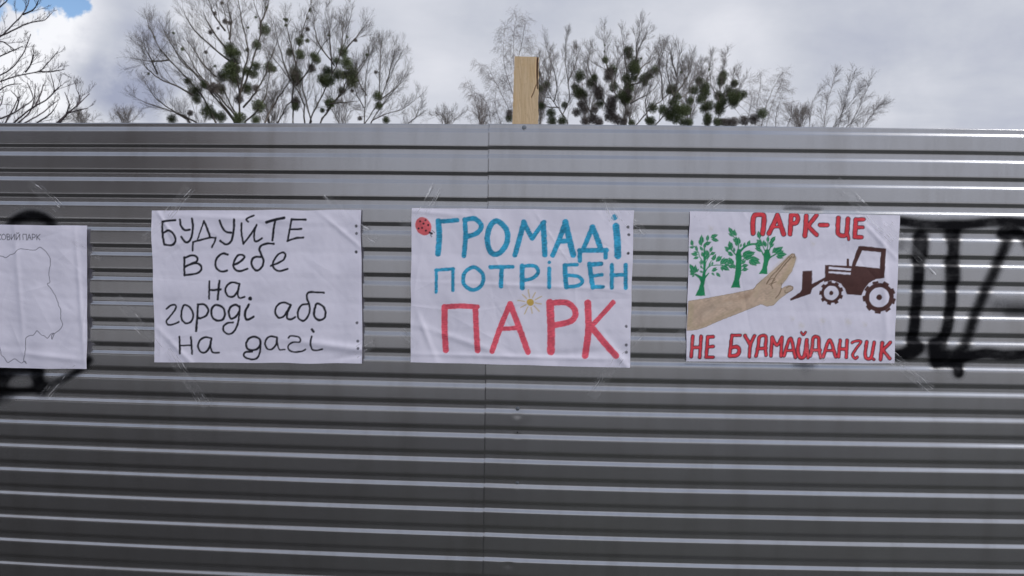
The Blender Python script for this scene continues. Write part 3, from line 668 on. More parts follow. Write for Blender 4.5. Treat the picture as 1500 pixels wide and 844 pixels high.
DK = (.22, .155, .10)
for pts, w, c, al in [([(600, 420), (520, 470), (400, 480), (300, 550)], 22, (.40, .27, .19), .45), ([(580, 445), (540, 455), (500, 450)], 16, (.30, .18, .12), .5), ([(640, 400), (560, 425), (470, 425)], 22, (.42, .28, .2), .4), ([(330, 490), (200, 560), (100, 640)], 40, (.43, .34, .26), .4), ([(500, 560), (350, 620), (200, 690), (90, 725)], 26, (.36, .29, .18), .45),
 ([(420, 500), (300, 540), (180, 620)], 20, (.62, .52, .42), .4), ([(760, 250), (870, 140), (950, 85)], 16, (.62, .50, .35), .5), ([(850, 330), (900, 280), (950, 190), (980, 120)], 44, (.44, .35, .21), .5), ([(700, 300), (660, 380), (640, 440)], 30, (.58, .47, .32), .4), ([(70, 520), (60, 700)], 40, (.47, .41, .24), .4), ([(930, 385), (880, 425), (830, 470)], 26, (.55, .45, .34), .5),
 ([(720, 500), (770, 510), (820, 480)], 24, (.58, .49, .34), .5), ([(800, 400), (780, 450)], 34, (.55, .45, .31), .4), ([(160, 600), (140, 690)], 26, (.38, .27, .22), .35), ([(100, 600), (220, 560)], 18, (.40, .30, .25), .3)]:
    s3.stroke(pts, w, c, alpha=al, aa=16)
s3.strokes([([(738, 335), (775, 275), (840, 210), (900, 140), (938, 98)], 8), ([(775, 350), (815, 275), (880, 190), (930, 130), (962, 95)], 8), ([(845, 230), (900, 170), (950, 115)], 6), ([(742, 340), (765, 300), (800, 290), (812, 300), (785, 325), (760, 345)], 6), ([(792, 378), (780, 345), (800, 328), (822, 318)], 7), ([(868, 375), (856, 415), (820, 462)], 8),
 ([(912, 370), (952, 356), (968, 378), (940, 405), (905, 415), (898, 395)], 6), ([(942, 98), (958, 78), (985, 80), (978, 112)], 6), ([(960, 110), (990, 100)], 5), ([(700, 300), (650, 350), (622, 385)], 4)], 5, DK)
for a, b, c in [((870, 350), (865, 330), 7), ((935, 100), (950, 115), 5)]: s3.stroke([a, b], c, DK)
s3.frame(1140, 340, 6.026)      # tractor
s3.poly([(408, 290), (598, 298), (598, 238), (618, 235), (620, 298), (640, 300), (700, 128), (718, 122), (940, 145), (942, 170), (922, 405), (850, 415), (790, 450), (745, 512), (725, 558), (598, 548), (580, 500), (545, 455), (480, 432), (400, 442), (395, 430), (298, 495), (280, 545), (105, 607), (103, 588), (185, 535), (203, 505), (210, 345), (295, 340), (293, 458), (405, 400)], BROWN, .3)
PW = tuple(WHITE)
s3.poly([(735, 163), (897, 180), (885, 320), (675, 298)], PW); s3.poly([(442, 306), (636, 322), (635, 341), (440, 326)], PW); s3.poly([(440, 346), (632, 358), (629, 377), (440, 362)], PW)
def wheel(cx, cy, R0, r1, hub, nt, a0, gap):
    s3.dot(cx, cy, R0+gap, PW); 
    for i in range(nt):
        a = a0+i*2*math.pi/nt; u = np.array([math.cos(a), math.sin(a)]); t = np.array([-u[1], u[0]]); c = np.array([cx, cy])
        s3.poly([tuple(c+u*(R0-8)-t*R0*.20), tuple(c+u*(R0+15)-t*R0*.16), tuple(c+u*(R0+12)+t*R0*.2), tuple(c+u*(R0-8)+t*R0*.22)], BROWN)
    s3.dot(cx, cy, R0, BROWN); s3.dot(cx, cy, r1, PW); s3.dot(cx, cy, hub, BROWN)
wheel(462, 537, 92, 66, 19, 9, .35, 20); wheel(882, 575, 131, 91, 26, 9, .25, 20)
s3.frame(1080, 300, 7.5)        # title
s3.strokes([([(170, 318), (168, 220), (180, 135), (225, 112), (275, 118), (292, 150), (286, 230), (275, 320)], 46),
 ([(345, 318), (395, 220), (438, 122)], 44), ([(438, 122), (470, 220), (506, 325)], 46), ([(385, 248), (480, 248)], 22),
 ([(575, 325), (583, 220), (588, 122)], 42), ([(590, 118), (640, 112), (663, 152), (645, 200), (592, 215)], 42),
 ([(738, 345), (750, 220), (755, 125)], 44), ([(866, 118), (820, 178), (780, 228)], 38), ([(778, 240), (820, 290), (866, 334)], 38), ([(905, 226), (980, 226)], 42),
 ([(1103, 150), (1098, 250), (1100, 318), (1140, 342), (1185, 330), (1200, 250), (1206, 160)], 40), ([(1205, 330), (1215, 383)], 24),
 ([(1292, 168), (1286, 260), (1280, 355)], 42), ([(1292, 168), (1378, 163)], 34), ([(1286, 250), (1366, 250)], 30), ([(1282, 357), (1354, 358)], 36)], 42, RED3, .5, LINE3, 16)
s3.frame(1000, 470, 4.6875)     # bottom line
s3.strokes([[(65, 106), (53, 245)], [(123, 106), (112, 250)], [(60, 182), (118, 180)],
 [(168, 112), (157, 248)], [(168, 110), (206, 108)], [(163, 178), (205, 174)], [(158, 248), (203, 248)],
 [(335, 104), (318, 240)], ([(335, 98), (392, 98)], 16), ([(328, 182), (372, 178), (385, 206), (368, 234), (320, 240)], 22),
 [(425, 100), (462, 165)], [(490, 102), (462, 165), (455, 245)],
 ([(500, 240), (515, 180), (526, 110), (568, 106), (566, 180), (570, 234)], 18), ([(510, 190), (570, 186)], 18),
 [(603, 238), (612, 112)], [(612, 112), (645, 165), (680, 112)], [(680, 112), (672, 240)],
 [(692, 238), (738, 120), (770, 248)], ([(712, 202), (758, 200)], 14),
 ([(800, 125), (788, 200), (802, 248), (832, 235), (850, 130)], 20), [(850, 130), (856, 248)], ([(812, 78), (827, 96), (842, 76)], 10),
 ([(872, 238), (885, 190), (895, 116), (930, 116), (932, 190), (942, 248)], 18), ([(880, 200), (940, 198)], 18),
 [(960, 245), (1006, 130), (1045, 245)], ([(978, 202), (1030, 202)], 14),
 [(1078, 132), (1064, 244)], [(1125, 132), (1116, 248)], ([(1070, 190), (1120, 192)], 20),
 ([(1158, 148), (1190, 136), (1218, 142), (1185, 190), (1160, 232), (1178, 256), (1192, 246)], 13),
 ([(1258, 142), (1246, 220), (1252, 252), (1285, 250), (1308, 145)], 18), ([(1290, 250), (1306, 264)], 12),
 ([(1362, 150), (1350, 264)], 20), ([(1418, 146), (1368, 196)], 18), ([(1368, 200), (1412, 258)], 18)], 18, RED3, .5, LINE3, 10)
s3.build()

# ---- poster 0: printed outline map, cut by the frame
s0 = Sheet([(-163, 329.5), (130, 331), (130.5, 541), (-163, 537)], [(-2.688, 1.628), (-1.829, 1.629), (-1.838, 1.047), (-2.69, 1.035)], 'poster',
           'white poster with a thin printed outline map, at the left edge of the photo', 404)
s0.folds = [(820, 300, 1.5, 260, 10, .0015), (700, 560, .1, 160, 14, .0022), (560, 250, 1.5, 300, 12, .0012)]
s0.frame(0, 320, 3.67)
def small(x, ch, w=19, y0=88, y1=117):
    h = y1-y0; G = {'К': [[(0, 0), (0, 1)], [(1, 0), (.1, .5)], [(.1, .5), (1, 1)]], 'О': [[(.5, 0), (.93, .2), (1, .5), (.93, .8), (.5, 1), (.07, .8), (0, .5), (.07, .2), (.5, 0)]],
     'В': [[(0, 0), (0, 1)], [(0, 0), (.6, 0), (.85, .22), (.6, .47), (0, .48)], [(.6, .48), (.95, .72), (.65, 1), (0, 1)]], 'И': [[(0, 0), (0, 1), (0, 1)], [(0, 1), (1, 0)], [(1, 0), (1, 1)]],
     'Й': [[(0, 0), (0, 1)], [(0, 1), (1, 0)], [(1, 0), (1, 1)], [(.2, -.28), (.5, -.16), (.8, -.28)]], 'П': [[(0, 1), (0, 0)], [(0, 0), (1, 0)], [(1, 0), (1, 1)]],
     'А': [[(0, 1), (.5, 0)], [(.5, 0), (1, 1)], [(.2, .65), (.8, .65)]], 'Р': [[(0, 0), (0, 1)], [(0, 0), (.65, 0), (.95, .28), (.65, .56), (0, .56)]]}
    for st in G[ch]: s0.stroke([(x+px*w, y0+py*h) for px, py in st], 3.8, (.05, .05, .07), curve=len(st) > 3, aa=1.8)
for x, ch, w in [(-7, 'К', 17), (14, 'О', 22), (44, 'В', 17), (67, 'И', 20), (95, 'Й', 20), (132, 'П', 19), (156, 'А', 21), (183, 'Р', 17), (207, 'К', 18)]: small(x, ch, w)
ml = [(-330, 260), (-250, 215), (-180, 225), (-90, 190), (-30, 212), (0, 205), (20, 206), (38, 213), (60, 198), (85, 190), (110, 167), (150, 168), (195, 172), (225, 156), (250, 173), (275, 205), (281, 240), (272, 290), (275, 342), (263, 350), (272, 366), (300, 405), (320, 450), (325, 470), (337, 492), (338, 540), (346, 565), (338, 590), (315, 610), (300, 622), (290, 648), (287, 628), (301, 616), (282, 622), (265, 644), (247, 630), (232, 626), (208, 604), (196, 616), (185, 628), (165, 630), (146, 642), (143, 660), (141, 720), (134, 745), (132, 765), (145, 782), (136, 768), (118, 778), (100, 768), (80, 757), (60, 766), (40, 776), (22, 748), (8, 735), (0, 700), (-30, 640), (-90, 690), (-200, 650), (-300, 560), (-330, 400), (-330, 260)]
s0.stroke(ml, 3.2, (.05, .05, .08), aa=1.8)
s0.build()

TP = [(s0, (112, 352), (150, 380)), (s0, (48, 268), (90, 305)), (s0, (120, 524), (138, 500)), (s0, (110, 530), (64, 585)),
      (s1, (240, 326), (212, 352)), (s1, (248, 316), (280, 276)), (s1, (240, 516), (172, 436)), (s1, (248, 512), (306, 596)), (s1, (516, 326), (478, 286)), (s1, (518, 330), (552, 352)), (s1, (520, 518), (548, 500)),
      (s2, (616, 322), (642, 272)), (s2, (612, 316), (590, 330)), (s2, (900, 322), (886, 290)), (s2, (895, 300), (944, 345)), (s2, (610, 505), (588, 486)), (s2, (908, 516), (945, 482)), (s2, (905, 522), (866, 582)),
      (s3, (1018, 318), (1056, 290)), (s3, (1222, 266), (1308, 352)), (s3, (1300, 330), (1368, 402)), (s3, (1296, 516), (1362, 570)), (s3, (1016, 512), (992, 486)), (s3, (1180, 505), (1205, 530))]
for i, (s_, a, b) in enumerate(TP): tape(s_, a, b, .046 if i % 4 else .034, i*7+3)

# ------------------------------------------------------------------ bare trees with mistletoe
class Wood:
    def __init__(s): s.by = {}
    def add(s, pts, rad): s.by.setdefault(len(pts), []).append((pts, rad))
    def mesh(s, name, mat, sides=3):
        Vs, Fs, base = [], [], 0
        for n_, L in s.by.items():
            P = np.array([a for a, _ in L], float); R = np.array([b for _, b in L], float); M = len(L)
            T = np.gradient(P, axis=1); T /= np.linalg.norm(T, axis=2, keepdims=True)+1e-9
            ref = np.where(np.abs(T[:, :1, 2:]) > .9, np.array([1.0, 0, 0]), np.array([0, 0, 1.0])); ref = np.broadcast_to(ref, T.shape)
            S = np.cross(T, ref); S /= np.linalg.norm(S, axis=2, keepdims=True)+1e-9; Q = np.cross(S, T)
            a = np.arange(sides)*2*math.pi/sides
            V = P[:, :, None, :]+R[:, :, None, None]*(np.cos(a)[None, None, :, None]*S[:, :, None, :]+np.sin(a)[None, None, :, None]*Q[:, :, None, :])
            idx = base+np.arange(M*n_*sides).reshape(M, n_, sides); nx = np.roll(idx, -1, 2)
            Fs.append(np.stack([idx[:, :-1], nx[:, :-1], nx[:, 1:], idx[:, 1:]], -1).reshape(-1, 4)); Vs.append(V.reshape(-1, 3)); base += M*n_*sides
        return mesh_np(name, np.vstack(Vs), np.vstack(Fs), mat)
def norm(v): return v/(np.linalg.norm(v)+1e-9)
def grow(w, pts, rad, level, rng, P):
    """side shoots along a parent path"""
    if level > P['levels']: return
    pts = np.asarray(pts); seg = np.linalg.norm(np.diff(pts, axis=0), axis=1); L = seg.sum(); cum = np.r_[0, np.cumsum(seg)]
    cnt = int(round(P['n'][level-1]*rng.uniform(.75, 1.25)*(1 if level > 1 else max(.5, L/P['ref']))))
    for i in range(cnt):
        t = P['t0'][level-1]+(1-P['t0'][level-1])*((i+rng.uniform(.1, .9))/cnt); dd = t*L
        j = min(len(seg)-1, int(np.searchsorted(cum, dd)-1)) if dd > 0 else 0
        f = (dd-cum[j])/(seg[j]+1e-9); p = pts[j]*(1-f)+pts[j+1]*f; tan = (pts[j+1]-pts[j])/(seg[j]+1e-9)
        rv = np.array([rng.gauss(0, 1), rng.gauss(0, 1)*.8, rng.gauss(0, 1)]); side = norm(rv-tan*(rv@tan))
        ang = math.radians(rng.uniform(*P['ang'])); d = tan*math.cos(ang)+side*math.sin(ang)
        d = norm(d+np.array([0, 0, P['up'][level-1]]))
        ln = P['len'][level-1]*rng.uniform(.45, 1.15)*(1-.55*t)
        r0 = max(P['rmin']*(1.9 if level == 1 else 1.25 if level == 2 else 1), min(P['rmax'], (rad[0]*(1-t)+rad[-1]*t)*.5)*(1 if level == 1 else .6)); n_ = 4 if level < 3 else 3
        q = [p]; dr = d.copy()
        for k in range(n_-1):
            dr = norm(dr+np.array([rng.gauss(0, P['wig']), rng.gauss(0, P['wig']), rng.gauss(0, P['wig'])+P['curl'][level-1]])); q.append(q[-1]+dr*ln/(n_-1))
        rr = np.linspace(r0, P['rmin']*.7, n_)
        w.add(q, rr); grow(w, q, rr, level+1, rng, P)
MIST_ME = []
def mistletoe_mesh(seed, mat):
    rng = np.random.RandomState(seed); N = 2300
    d = rng.normal(size=(N, 3)); d /= np.linalg.norm(d, axis=1, keepdims=True)
    lump = 1+.10*np.sin(d[:, 0]*5+seed)+.08*np.sin(d[:, 2]*7+seed*2)
    r = (rng.uniform(.10, 1, N)**.6)*lump*rng.uniform(.85, 1.06, N); c = d*r[:, None]
    ax = d*.9+rng.normal(size=(N, 3))*.6; ax /= np.linalg.norm(ax, axis=1, keepdims=True)
    sd_ = np.cross(ax, rng.normal(size=(N, 3))); sd_ /= np.linalg.norm(sd_, axis=1, keepdims=True)
    L = rng.uniform(.09, .17, N)[:, None]; Wd = rng.uniform(.026, .046, N)[:, None]
    V = np.stack([c-ax*L*.5, c+sd_*Wd, c+ax*L*.5, c-sd_*Wd], 1).reshape(-1, 3)
    Fc = np.arange(N*4).reshape(N, 4)
    M = 70; d2 = d[:M]; s2_ = np.cross(d2, rng.normal(size=(M, 3))); s2_ /= np.linalg.norm(s2_, axis=1, keepdims=True)
    V2 = np.stack([d2*.02-s2_*.012, d2*.02+s2_*.012, d2*.95+s2_*.007, d2*.95-s2_*.007], 1).reshape(-1, 3)
    return mesh_np('mistletoe', np.vstack([V, V2]), np.vstack([Fc, N*4+np.arange(M*4).reshape(M, 4)]), mat, smooth=False)
MG = [mistletoe_mesh(i+1, MIST) for i in range(4)]; MB = [mistletoe_mesh(i+11, MIST_B) for i in range(3)]

def conv(fr, pts): return [(fr[0]+x/fr[2], fr[1]+y/fr[2]) for x, y in pts]
C5, C6, C7, C8, C4, C0 = (190, 0, 4.44), (400, 0, 4.44), (620, 0, 4.442), (840, 30, 5.275), (960, 0, 2.778), (0, 0, 4.442)
STD = dict(levels=3, n=[20, 9, 5], t0=[.15, .15, .15], len=[2.0, .85, .40], ang=(18, 48), up=[.30, .2, .15], curl=[.05, .04, .03], wig=.07, rmin=.0027, rmax=.015, ref=7.0)
def make_tree(trunk_px, limbs, Y, label, bark, P, seed, mist=(), r_tr=.22, r_limb=.07, spread=2.2, group='bare trees behind the fence', mscale=1.2):
    """trunk_px: x of the trunk where it meets the fence top; limbs: list of picture paths (bottom to tip)"""
    rng = random.Random(seed); root = at(trunk_px, 200, Y); base = np.array([root[0], Y, 0.0])
    big, tw = Wood(), Wood()
    zt = root[2]-.1
    npt = 6; q = [base+(np.array([root[0], Y, zt])-base)*t+np.array([rng.gauss(0, .04), rng.gauss(0, .04), 0])*(t > 0) for t in np.linspace(0, 1, npt)]
    big.add(q, np.linspace(r_tr*1.35, r_tr*.8, npt)); q_top = q[-1]
    samples = []
    for it in limbs:
        path, rl = (it if isinstance(it, tuple) and isinstance(it[0], list) else (it, r_limb))
        sm_ = smooth_path(path, 4); nn = len(sm_); dy = rng.uniform(-spread, spread); y0 = Y+rng.uniform(-.15, .15)
        pts = [at(x, y, y0+dy*(k/(nn-1))) for k, (x, y) in enumerate(sm_)]
        js = Y/33.0
        pts = [p+np.array([rng.gauss(0, .010), rng.gauss(0, .03), rng.gauss(0, .010)])*js*(.3 if Y < 20 else 1) for p in pts]
        if path[0][1] > 165:        # starts at the fence line: carry it down to the trunk
            a = pts[0]; tgt = q[max(2, npt-1-int(min(3, abs(a[0]-q_top[0])/.6)))]
            pts = [tgt, tgt*.45+a*.55+np.array([0, 0, -.1])]+pts
        rad = rl*.50*(1-np.linspace(0, 1, len(pts)))**.8+.006
        # cut into equal chunks so that paths batch well
        big.add(pts, rad); samples += [(p, r) for p, r in zip(pts, rad)]
        i0 = 1 if path[0][1] > 165 else 0
        grow(tw, pts[i0:], rad[i0:], 1, rng, P)
    e_ = empty('bare_tree', tuple(base)); tag(e_, label, 'tree', group)
    obj('trunk', big.mesh('trunk', bark, 6), e_, tuple(base))
    SP = np.array([s_[0] for s_ in samples]); 
    spx = []
    for p in SP:
        v = p-CAM; z = v@FW; spx.append((750+F_PX*(v@RT)/z, 422-F_PX*(v@UP)/z))
    spx = np.array(spx)
    for k, mm_ in enumerate(mist):
        x, y, r = mm_[:3]; br = len(mm_) > 3
        dd = np.hypot(spx[:, 0]-x, spx[:, 1]-y); j = int(np.argmin(dd)); yy = SP[j, 1]+rng.uniform(-.25, .25); c = at(x, y, yy)
        R_m = r/F_PX*(yy-CAM[1])*mscale
        if dd[j] > 2: tw.add([SP[j], SP[j]*.5+c*.5+np.array([0, 0, .06]), c], [.016, .012, .008])
        me = (MB if br else MG)[rng.randrange(3)]
        o = bpy.data.objects.new('mistletoe', me); link(o, e_); o.location = tuple(c-base)
        o.scale = (R_m*rng.uniform(.92, 1.1), R_m, R_m*rng.uniform(.92, 1.12)); o.rotation_euler = (rng.uniform(-.4, .4), rng.uniform(-.4, .4), rng.uniform(0, 6.28))
    t_ = obj('twigs', tw.mesh('twigs', bark, 3), e_, tuple(base))
    return e_
def M_(fr, L): return [(fr[0]+a[0]/fr[2], fr[1]+a[1]/fr[2], a[2]/fr[2])+tuple(a[3:]) for a in L]

# big left tree
LB = [conv(C5, p) for p in [
 [(718, 800), (712, 640), (700, 510), (672, 360), (645, 220), (600, 30), (585, -60)], [(715, 640), (740, 480), (770, 320), (730, 150), (708, 0), (700, -60)],
 [(725, 600), (790, 430), (840, 260), (850, 150), (815, 40), (800, -40)], [(850, 170), (890, 60), (910, -40)],
 [(690, 790), (600, 670), (510, 565), (400, 450), (310, 350), (240, 230), (200, 150)], [(560, 800), (480, 640), (400, 540), (260, 390), (180, 290), (120, 150), (110, 110)],
 [(680, 790), (560, 640), (440, 500), (340, 400), (280, 300), (230, 200)], [(690, 760), (560, 600), (440, 470), (380, 350), (300, 260)],
 [(410, 620), (300, 555), (190, 510), (100, 430), (80, 380)], [(440, 800), (330, 745), (230, 708), (110, 670), (10, 620)], [(380, 780), (280, 720), (170, 640), (120, 560)],
 [(665, 410), (530, 300), (420, 195), (365, 110), (340, 40)], [(560, 500), (480, 420), (420, 330), (360, 240)], [(640, 330), (560, 230), (500, 130), (470, 60)],
 [(620, 200), (540, 80), (510, -20)], [(740, 700), (820, 600), (880, 490), (905, 400), (960, 280)], [(760, 790), (860, 680), (900, 540), (910, 400)],
 [(700, 760), (640, 650), (600, 560), (480, 450)], [(650, 260), (660, 140), (640, 40), (650, -30)], [(880, 800), (930, 690), (1000, 600)], [(250, 390), (160, 400), (90, 395)], [(180, 480), (130, 370), (95, 310)]]]
MB5 = M_(C5, [(877, 192, 36), (825, 293, 29), (650, 318, 38), (690, 345, 30), (655, 350, 34), (685, 400, 30), (600, 497, 34), (655, 470, 50), (685, 520, 40), (660, 440, 38), (700, 450, 26), (760, 465, 30), (820, 430, 30), (805, 480, 30), (908, 438, 34), (380, 528, 24),
 (425, 598, 42), (435, 650, 28), (485, 550, 26), (545, 570, 36, 1), (595, 580, 32), (765, 575, 34), (820, 573, 22, 1), (710, 645, 28, 1), (838, 690, 40), (508, 725, 44), (545, 750, 28), (595, 760, 34), (275, 775, 30), (395, 735, 18, 1), (715, 772, 40), (820, 782, 28),
 (620, 140, 17, 1), (650, 150, 14, 1), (553, 88, 14, 1), (525, 210, 14, 1), (765, 325, 14), (160, 240, 8), (342, 320, 10), (820, 112, 9), (890, 48, 10), (770, 180, 8), (575, 185, 9, 1), (600, 20, 12, 1), (555, 430, 9), (123, 480, 8), (495, 340, 12, 1), (285, 215, 9)])
make_tree(351, LB, 33, 'largest bare tree on the left, fanned limbs thick with mistletoe balls', BARK_G, STD, 5, MB5, .26, .085)
LC = [conv(C6, p) for p in [
 ([(205, 800), (190, 650), (110, 520), (20, 400), (-60, 300)]), [(130, 800), (128, 600), (150, 420), (185, 230), (235, 60), (250, -10)], [(150, 560), (230, 460), (300, 330), (380, 230)],
 [(235, 800), (300, 660), (385, 480), (440, 350), (480, 220), (510, 90)], [(350, 720), (430, 620), (490, 520), (600, 390), (670, 280)], [(385, 480), (372, 300), (365, 200), (335, 80)],
 [(400, 430), (300, 290), (270, 180), (260, 90)], [(150, 430), (110, 260), (80, 130)], [(460, 340), (540, 240), (590, 170)], [(30, 800), (90, 690), (150, 640)], [(320, 770), (420, 640), (540, 500), (640, 330)],
 [(440, 360), (450, 240), (455, 140)], [(110, 520), (60, 380), (30, 260), (10, 150)], [(250, 790), (190, 540), (220, 470)], [(-40, 760), (60, 600), (120, 500), (170, 360)], [(340, 680), (450, 665), (560, 660)]]]
MC6 = M_(C6, [(110, 340, 25), (170, 270, 28), (187, 237, 14), (223, 265, 14), (173, 355, 30), (265, 368, 28), (285, 390, 26), (250, 443, 24, 1), (145, 480, 40), (150, 520, 38), (145, 665, 28, 1), (145, 695, 26), (355, 465, 36), (320, 515, 34), (370, 525, 34), (340, 540, 26), (412, 395, 26), (455, 338, 34), (478, 408, 38),
 (425, 490, 34), (465, 490, 28), (510, 480, 42), (512, 530, 38), (448, 590, 24), (372, 670, 32), (320, 718, 16), (225, 190, 14, 1), (85, 130, 13), (85, 165, 10), (222, 120, 8), (240, 70, 10), (535, 262, 12, 1), (480, 240, 8), (5, 450, 18), (360, 230, 8), (70, 125, 7), (245, 55, 6)])
make_tree(448, LC, 35, 'bare tree second from left, wide crown, mistletoe clustered at its centre right', BARK_G, STD, 8, MC6, .22, .075)
LD = [conv(C6, p) for p in [
 [(590, 800), (600, 640), (600, 520), (625, 390), (660, 300)], [(600, 800), (690, 655), (760, 500), (820, 380), (840, 330)], [(640, 785), (740, 740), (860, 700), (930, 640)], [(690, 640), (695, 480), (702, 310), (710, 250)],
 [(610, 620), (560, 540), (545, 440)], [(700, 650), (800, 570), (870, 500)], [(740, 540), (770, 420), (800, 320)], [(880, 800), (930, 760), (950, 690)], [(590, 700), (540, 600), (520, 480)], [(650, 770), (760, 620), (850, 540)]]]
make_tree(532, LD, 36, 'smaller bare tree at the right end of the left group, few mistletoe balls', BARK_G, dict(STD, len=[1.7, .7, .35]), 12,
 M_(C6, [(680, 625, 30), (688, 688, 25), (735, 782, 24), (565, 770, 14, 1), (610, 358, 10), (668, 470, 11, 1), (515, 590, 12, 1), (250, 375, 8, 1)][:7]), .15, .05)
# near tree reaching in from the left
NEAR = dict(levels=3, n=[9, 5, 3], t0=[.25, .2, .25], len=[.50, .20, .08], ang=(20, 48), up=[.22, .3, .3], curl=[.04, .06, .06], wig=.05, rmin=.0021, rmax=.006, ref=2.2)
LA = [conv(C0, p) for p in [
 [(-250, 420), (-90, 300), (0, 240), (80, 165), (150, 90), (180, 30), (195, -30)], [(0, 238), (70, 205), (150, 165), (230, 140), (290, 130), (338, 82)], [(-120, 150), (0, 45), (40, 10), (70, -40)], [(150, 95), (220, 60), (260, -20)],
 [(-260, 600), (-100, 530), (0, 490), (80, 440), (150, 350), (180, 280), (200, 220)], [(-240, 620), (-100, 560), (0, 530), (120, 492), (250, 465), (310, 412), (378, 335)], [(250, 465), (330, 468), (420, 450)], [(165, 470), (200, 420), (220, 360)],
 [(-200, 520), (-60, 400), (60, 340), (150, 300)], [(-60, 290), (10, 270), (60, 300), (90, 320)], [(-260, 700), (-80, 640), (40, 560), (140, 545)],
 [(-300, 860), (-100, 800), (0, 772), (90, 735), (160, 690), (215, 640), (180, 540)], [(90, 800), (160, 740), (230, 690), (300, 650), (350, 600), (345, 540), (330, 480)], [(160, 800), (260, 745), (330, 690), (380, 650)], [(350, 600), (400, 555)],
 [(370, 800), (430, 745), (500, 690), (540, 650), (585, 608)], [(500, 690), (520, 640), (495, 572)], [(430, 745), (450, 680), (420, 600)], [(445, 735), (520, 715), (570, 705)], [(100, 720), (120, 650), (70, 590)], [(230, 690), (270, 600), (280, 550)], [(120, 800), (200, 720), (225, 620), (230, 545)],
 [(40, 790), (90, 700), (130, 620)], [(240, 800), (330, 740), (370, 680)], [(-100, 800), (0, 690), (20, 620)]]]
make_tree(-95, LA, 11, 'near bare tree with dark purplish branches reaching in from the left edge', BARK_D, NEAR, 21, (), .16, .020, .6)
# right hand group
LG = [conv(C7, p) for p in [
 [(945, 800), (905, 745), (850, 665), (790, 570), (760, 470), (740, 400)], [(905, 745), (948, 650), (942, 530), (925, 400), (925, 280), (930, 250)], [(850, 665), (870, 560), (840, 430), (800, 300)], [(830, 640), (760, 620)], [(940, 540), (990, 420), (1010, 330)], [(800, 590), (830, 470), (820, 350)], [(880, 700), (800, 690), (740, 640)]]]
FAR = dict(levels=3, n=[18, 8, 5], t0=[.1, .15, .15], len=[1.75, .75, .38], ang=(18, 45), up=[.35, .2, .2], curl=[.06, .05, .04], wig=.07, rmin=.0036, rmax=.018, ref=6.0)
make_tree(828, LG, 44, 'bare forked tree just right of the wooden post, low mistletoe balls', BARK_F, FAR, 31,
 M_(C7, [(765, 577, 20), (803, 553, 26), (770, 690, 22), (832, 735, 30), (838, 788, 32), (905, 790, 30), (918, 685, 20), (752, 480, 14, 1)]), .2, .07)
LH = [conv(C8, p) for p in [
 [(390, 810), (400, 650), (320, 560), (270, 400), (160, 335), (80, 260)], [(400, 650), (430, 500), (485, 300), (515, 190), (570, 110)], [(480, 460), (530, 360), (600, 310), (640, 210)], [(340, 800), (280, 700), (190, 560), (120, 460), (60, 400)], [(270, 400), (245, 280), (240, 100)],
 [(430, 500), (400, 330), (385, 180), (370, 90)], [(300, 560), (330, 400), (340, 250)], [(485, 300), (490, 180), (530, 60)], [(180, 800), (100, 640), (40, 500), (10, 400)], [(440, 500), (560, 460), (640, 385)], [(380, 640), (460, 620), (520, 560)], [(200, 560), (150, 460), (110, 330), (130, 220)]]]
MH = M_(C8, [(48, 430, 42), (12, 515, 28), (40, 560, 42), (70, 575, 40), (163, 445, 28), (140, 485, 38), (190, 545, 40, 1), (200, 580, 34, 1), (205, 645, 34), (165, 690, 26, 1), (25, 710, 34, 1), (60, 650, 30, 1), (85, 690, 28, 1), (245, 305, 25), (240, 240, 9), (242, 192, 8), (300, 385, 38), (275, 400, 36, 1), (270, 440, 36, 1), (312, 512, 36),
 (425, 235, 34), (432, 275, 28), (475, 325, 36), (460, 365, 44), (480, 385, 40), (410, 450, 38), (470, 450, 26), (430, 520, 40), (370, 580, 40), (405, 575, 40, 1), (400, 620, 34), (300, 620, 40, 1), (290, 680, 44, 1), (280, 740, 38, 1), (330, 760, 38, 1), (380, 780, 34, 1), (545, 450, 36), (583, 425, 32), (632, 383, 34), (555, 485, 22), (430, 600, 24), (415, 715, 22, 1),
 (150, 760, 34, 1), (90, 780, 30, 1), (200, 785, 30, 1), (522, 295, 9)])
make_tree(915, LH, 42, 'bare tree crowded with mistletoe, tallest clump right of the wooden post', BARK_F, FAR, 37, MH, .24, .08)
LH2 = [conv(C8, p) for p in [
 [(480, 815), (580, 700), (690, 610), (770, 530), (860, 420), (920, 320)], [(630, 810), (700, 730), (780, 600), (800, 440), (825, 220)], [(690, 610), (680, 450), (660, 330), (700, 240)], [(570, 720), (560, 610), (600, 480)], [(800, 560), (880, 440), (920, 340)], [(800, 430), (760, 300), (740, 210)], [(440, 640), (540, 590), (600, 550)], [(820, 600), (880, 560), (930, 430)], [(780, 600), (740, 480), (720, 330)]]]
M2 = M_(C8, [(765, 532, 40), (740, 545, 24), (800, 590, 34), (775, 640, 40), (690, 690, 36), (745, 720, 42), (740, 750, 30), (820, 710, 50), (860, 690, 40), (790, 690, 36), (880, 700, 30), (790, 765, 34), (850, 785, 34), (895, 788, 30), (610, 675, 38), (600, 780, 34), (575, 770, 26), (450, 790, 26), (902, 620, 26), (830, 400, 9)])
make_tree(955, LH2, 40, 'bare tree with slanting branches, dark mistletoe massed low in its fork', BARK_F, FAR, 41, M2, .2, .07)
LI = [conv(C8, p) for p in [[(1037, 810), (1020, 660), (1030, 480), (1050, 350), (1070, 260)], [(1110, 810), (1130, 650), (1130, 500), (1165, 330), (1180, 270)], [(1020, 620), (970, 500), (1000, 330)], [(1130, 660), (1200, 540), (1260, 400)], [(1130, 640), (1060, 480), (1080, 330)], [(1140, 700), (1240, 620), (1320, 480)]]]
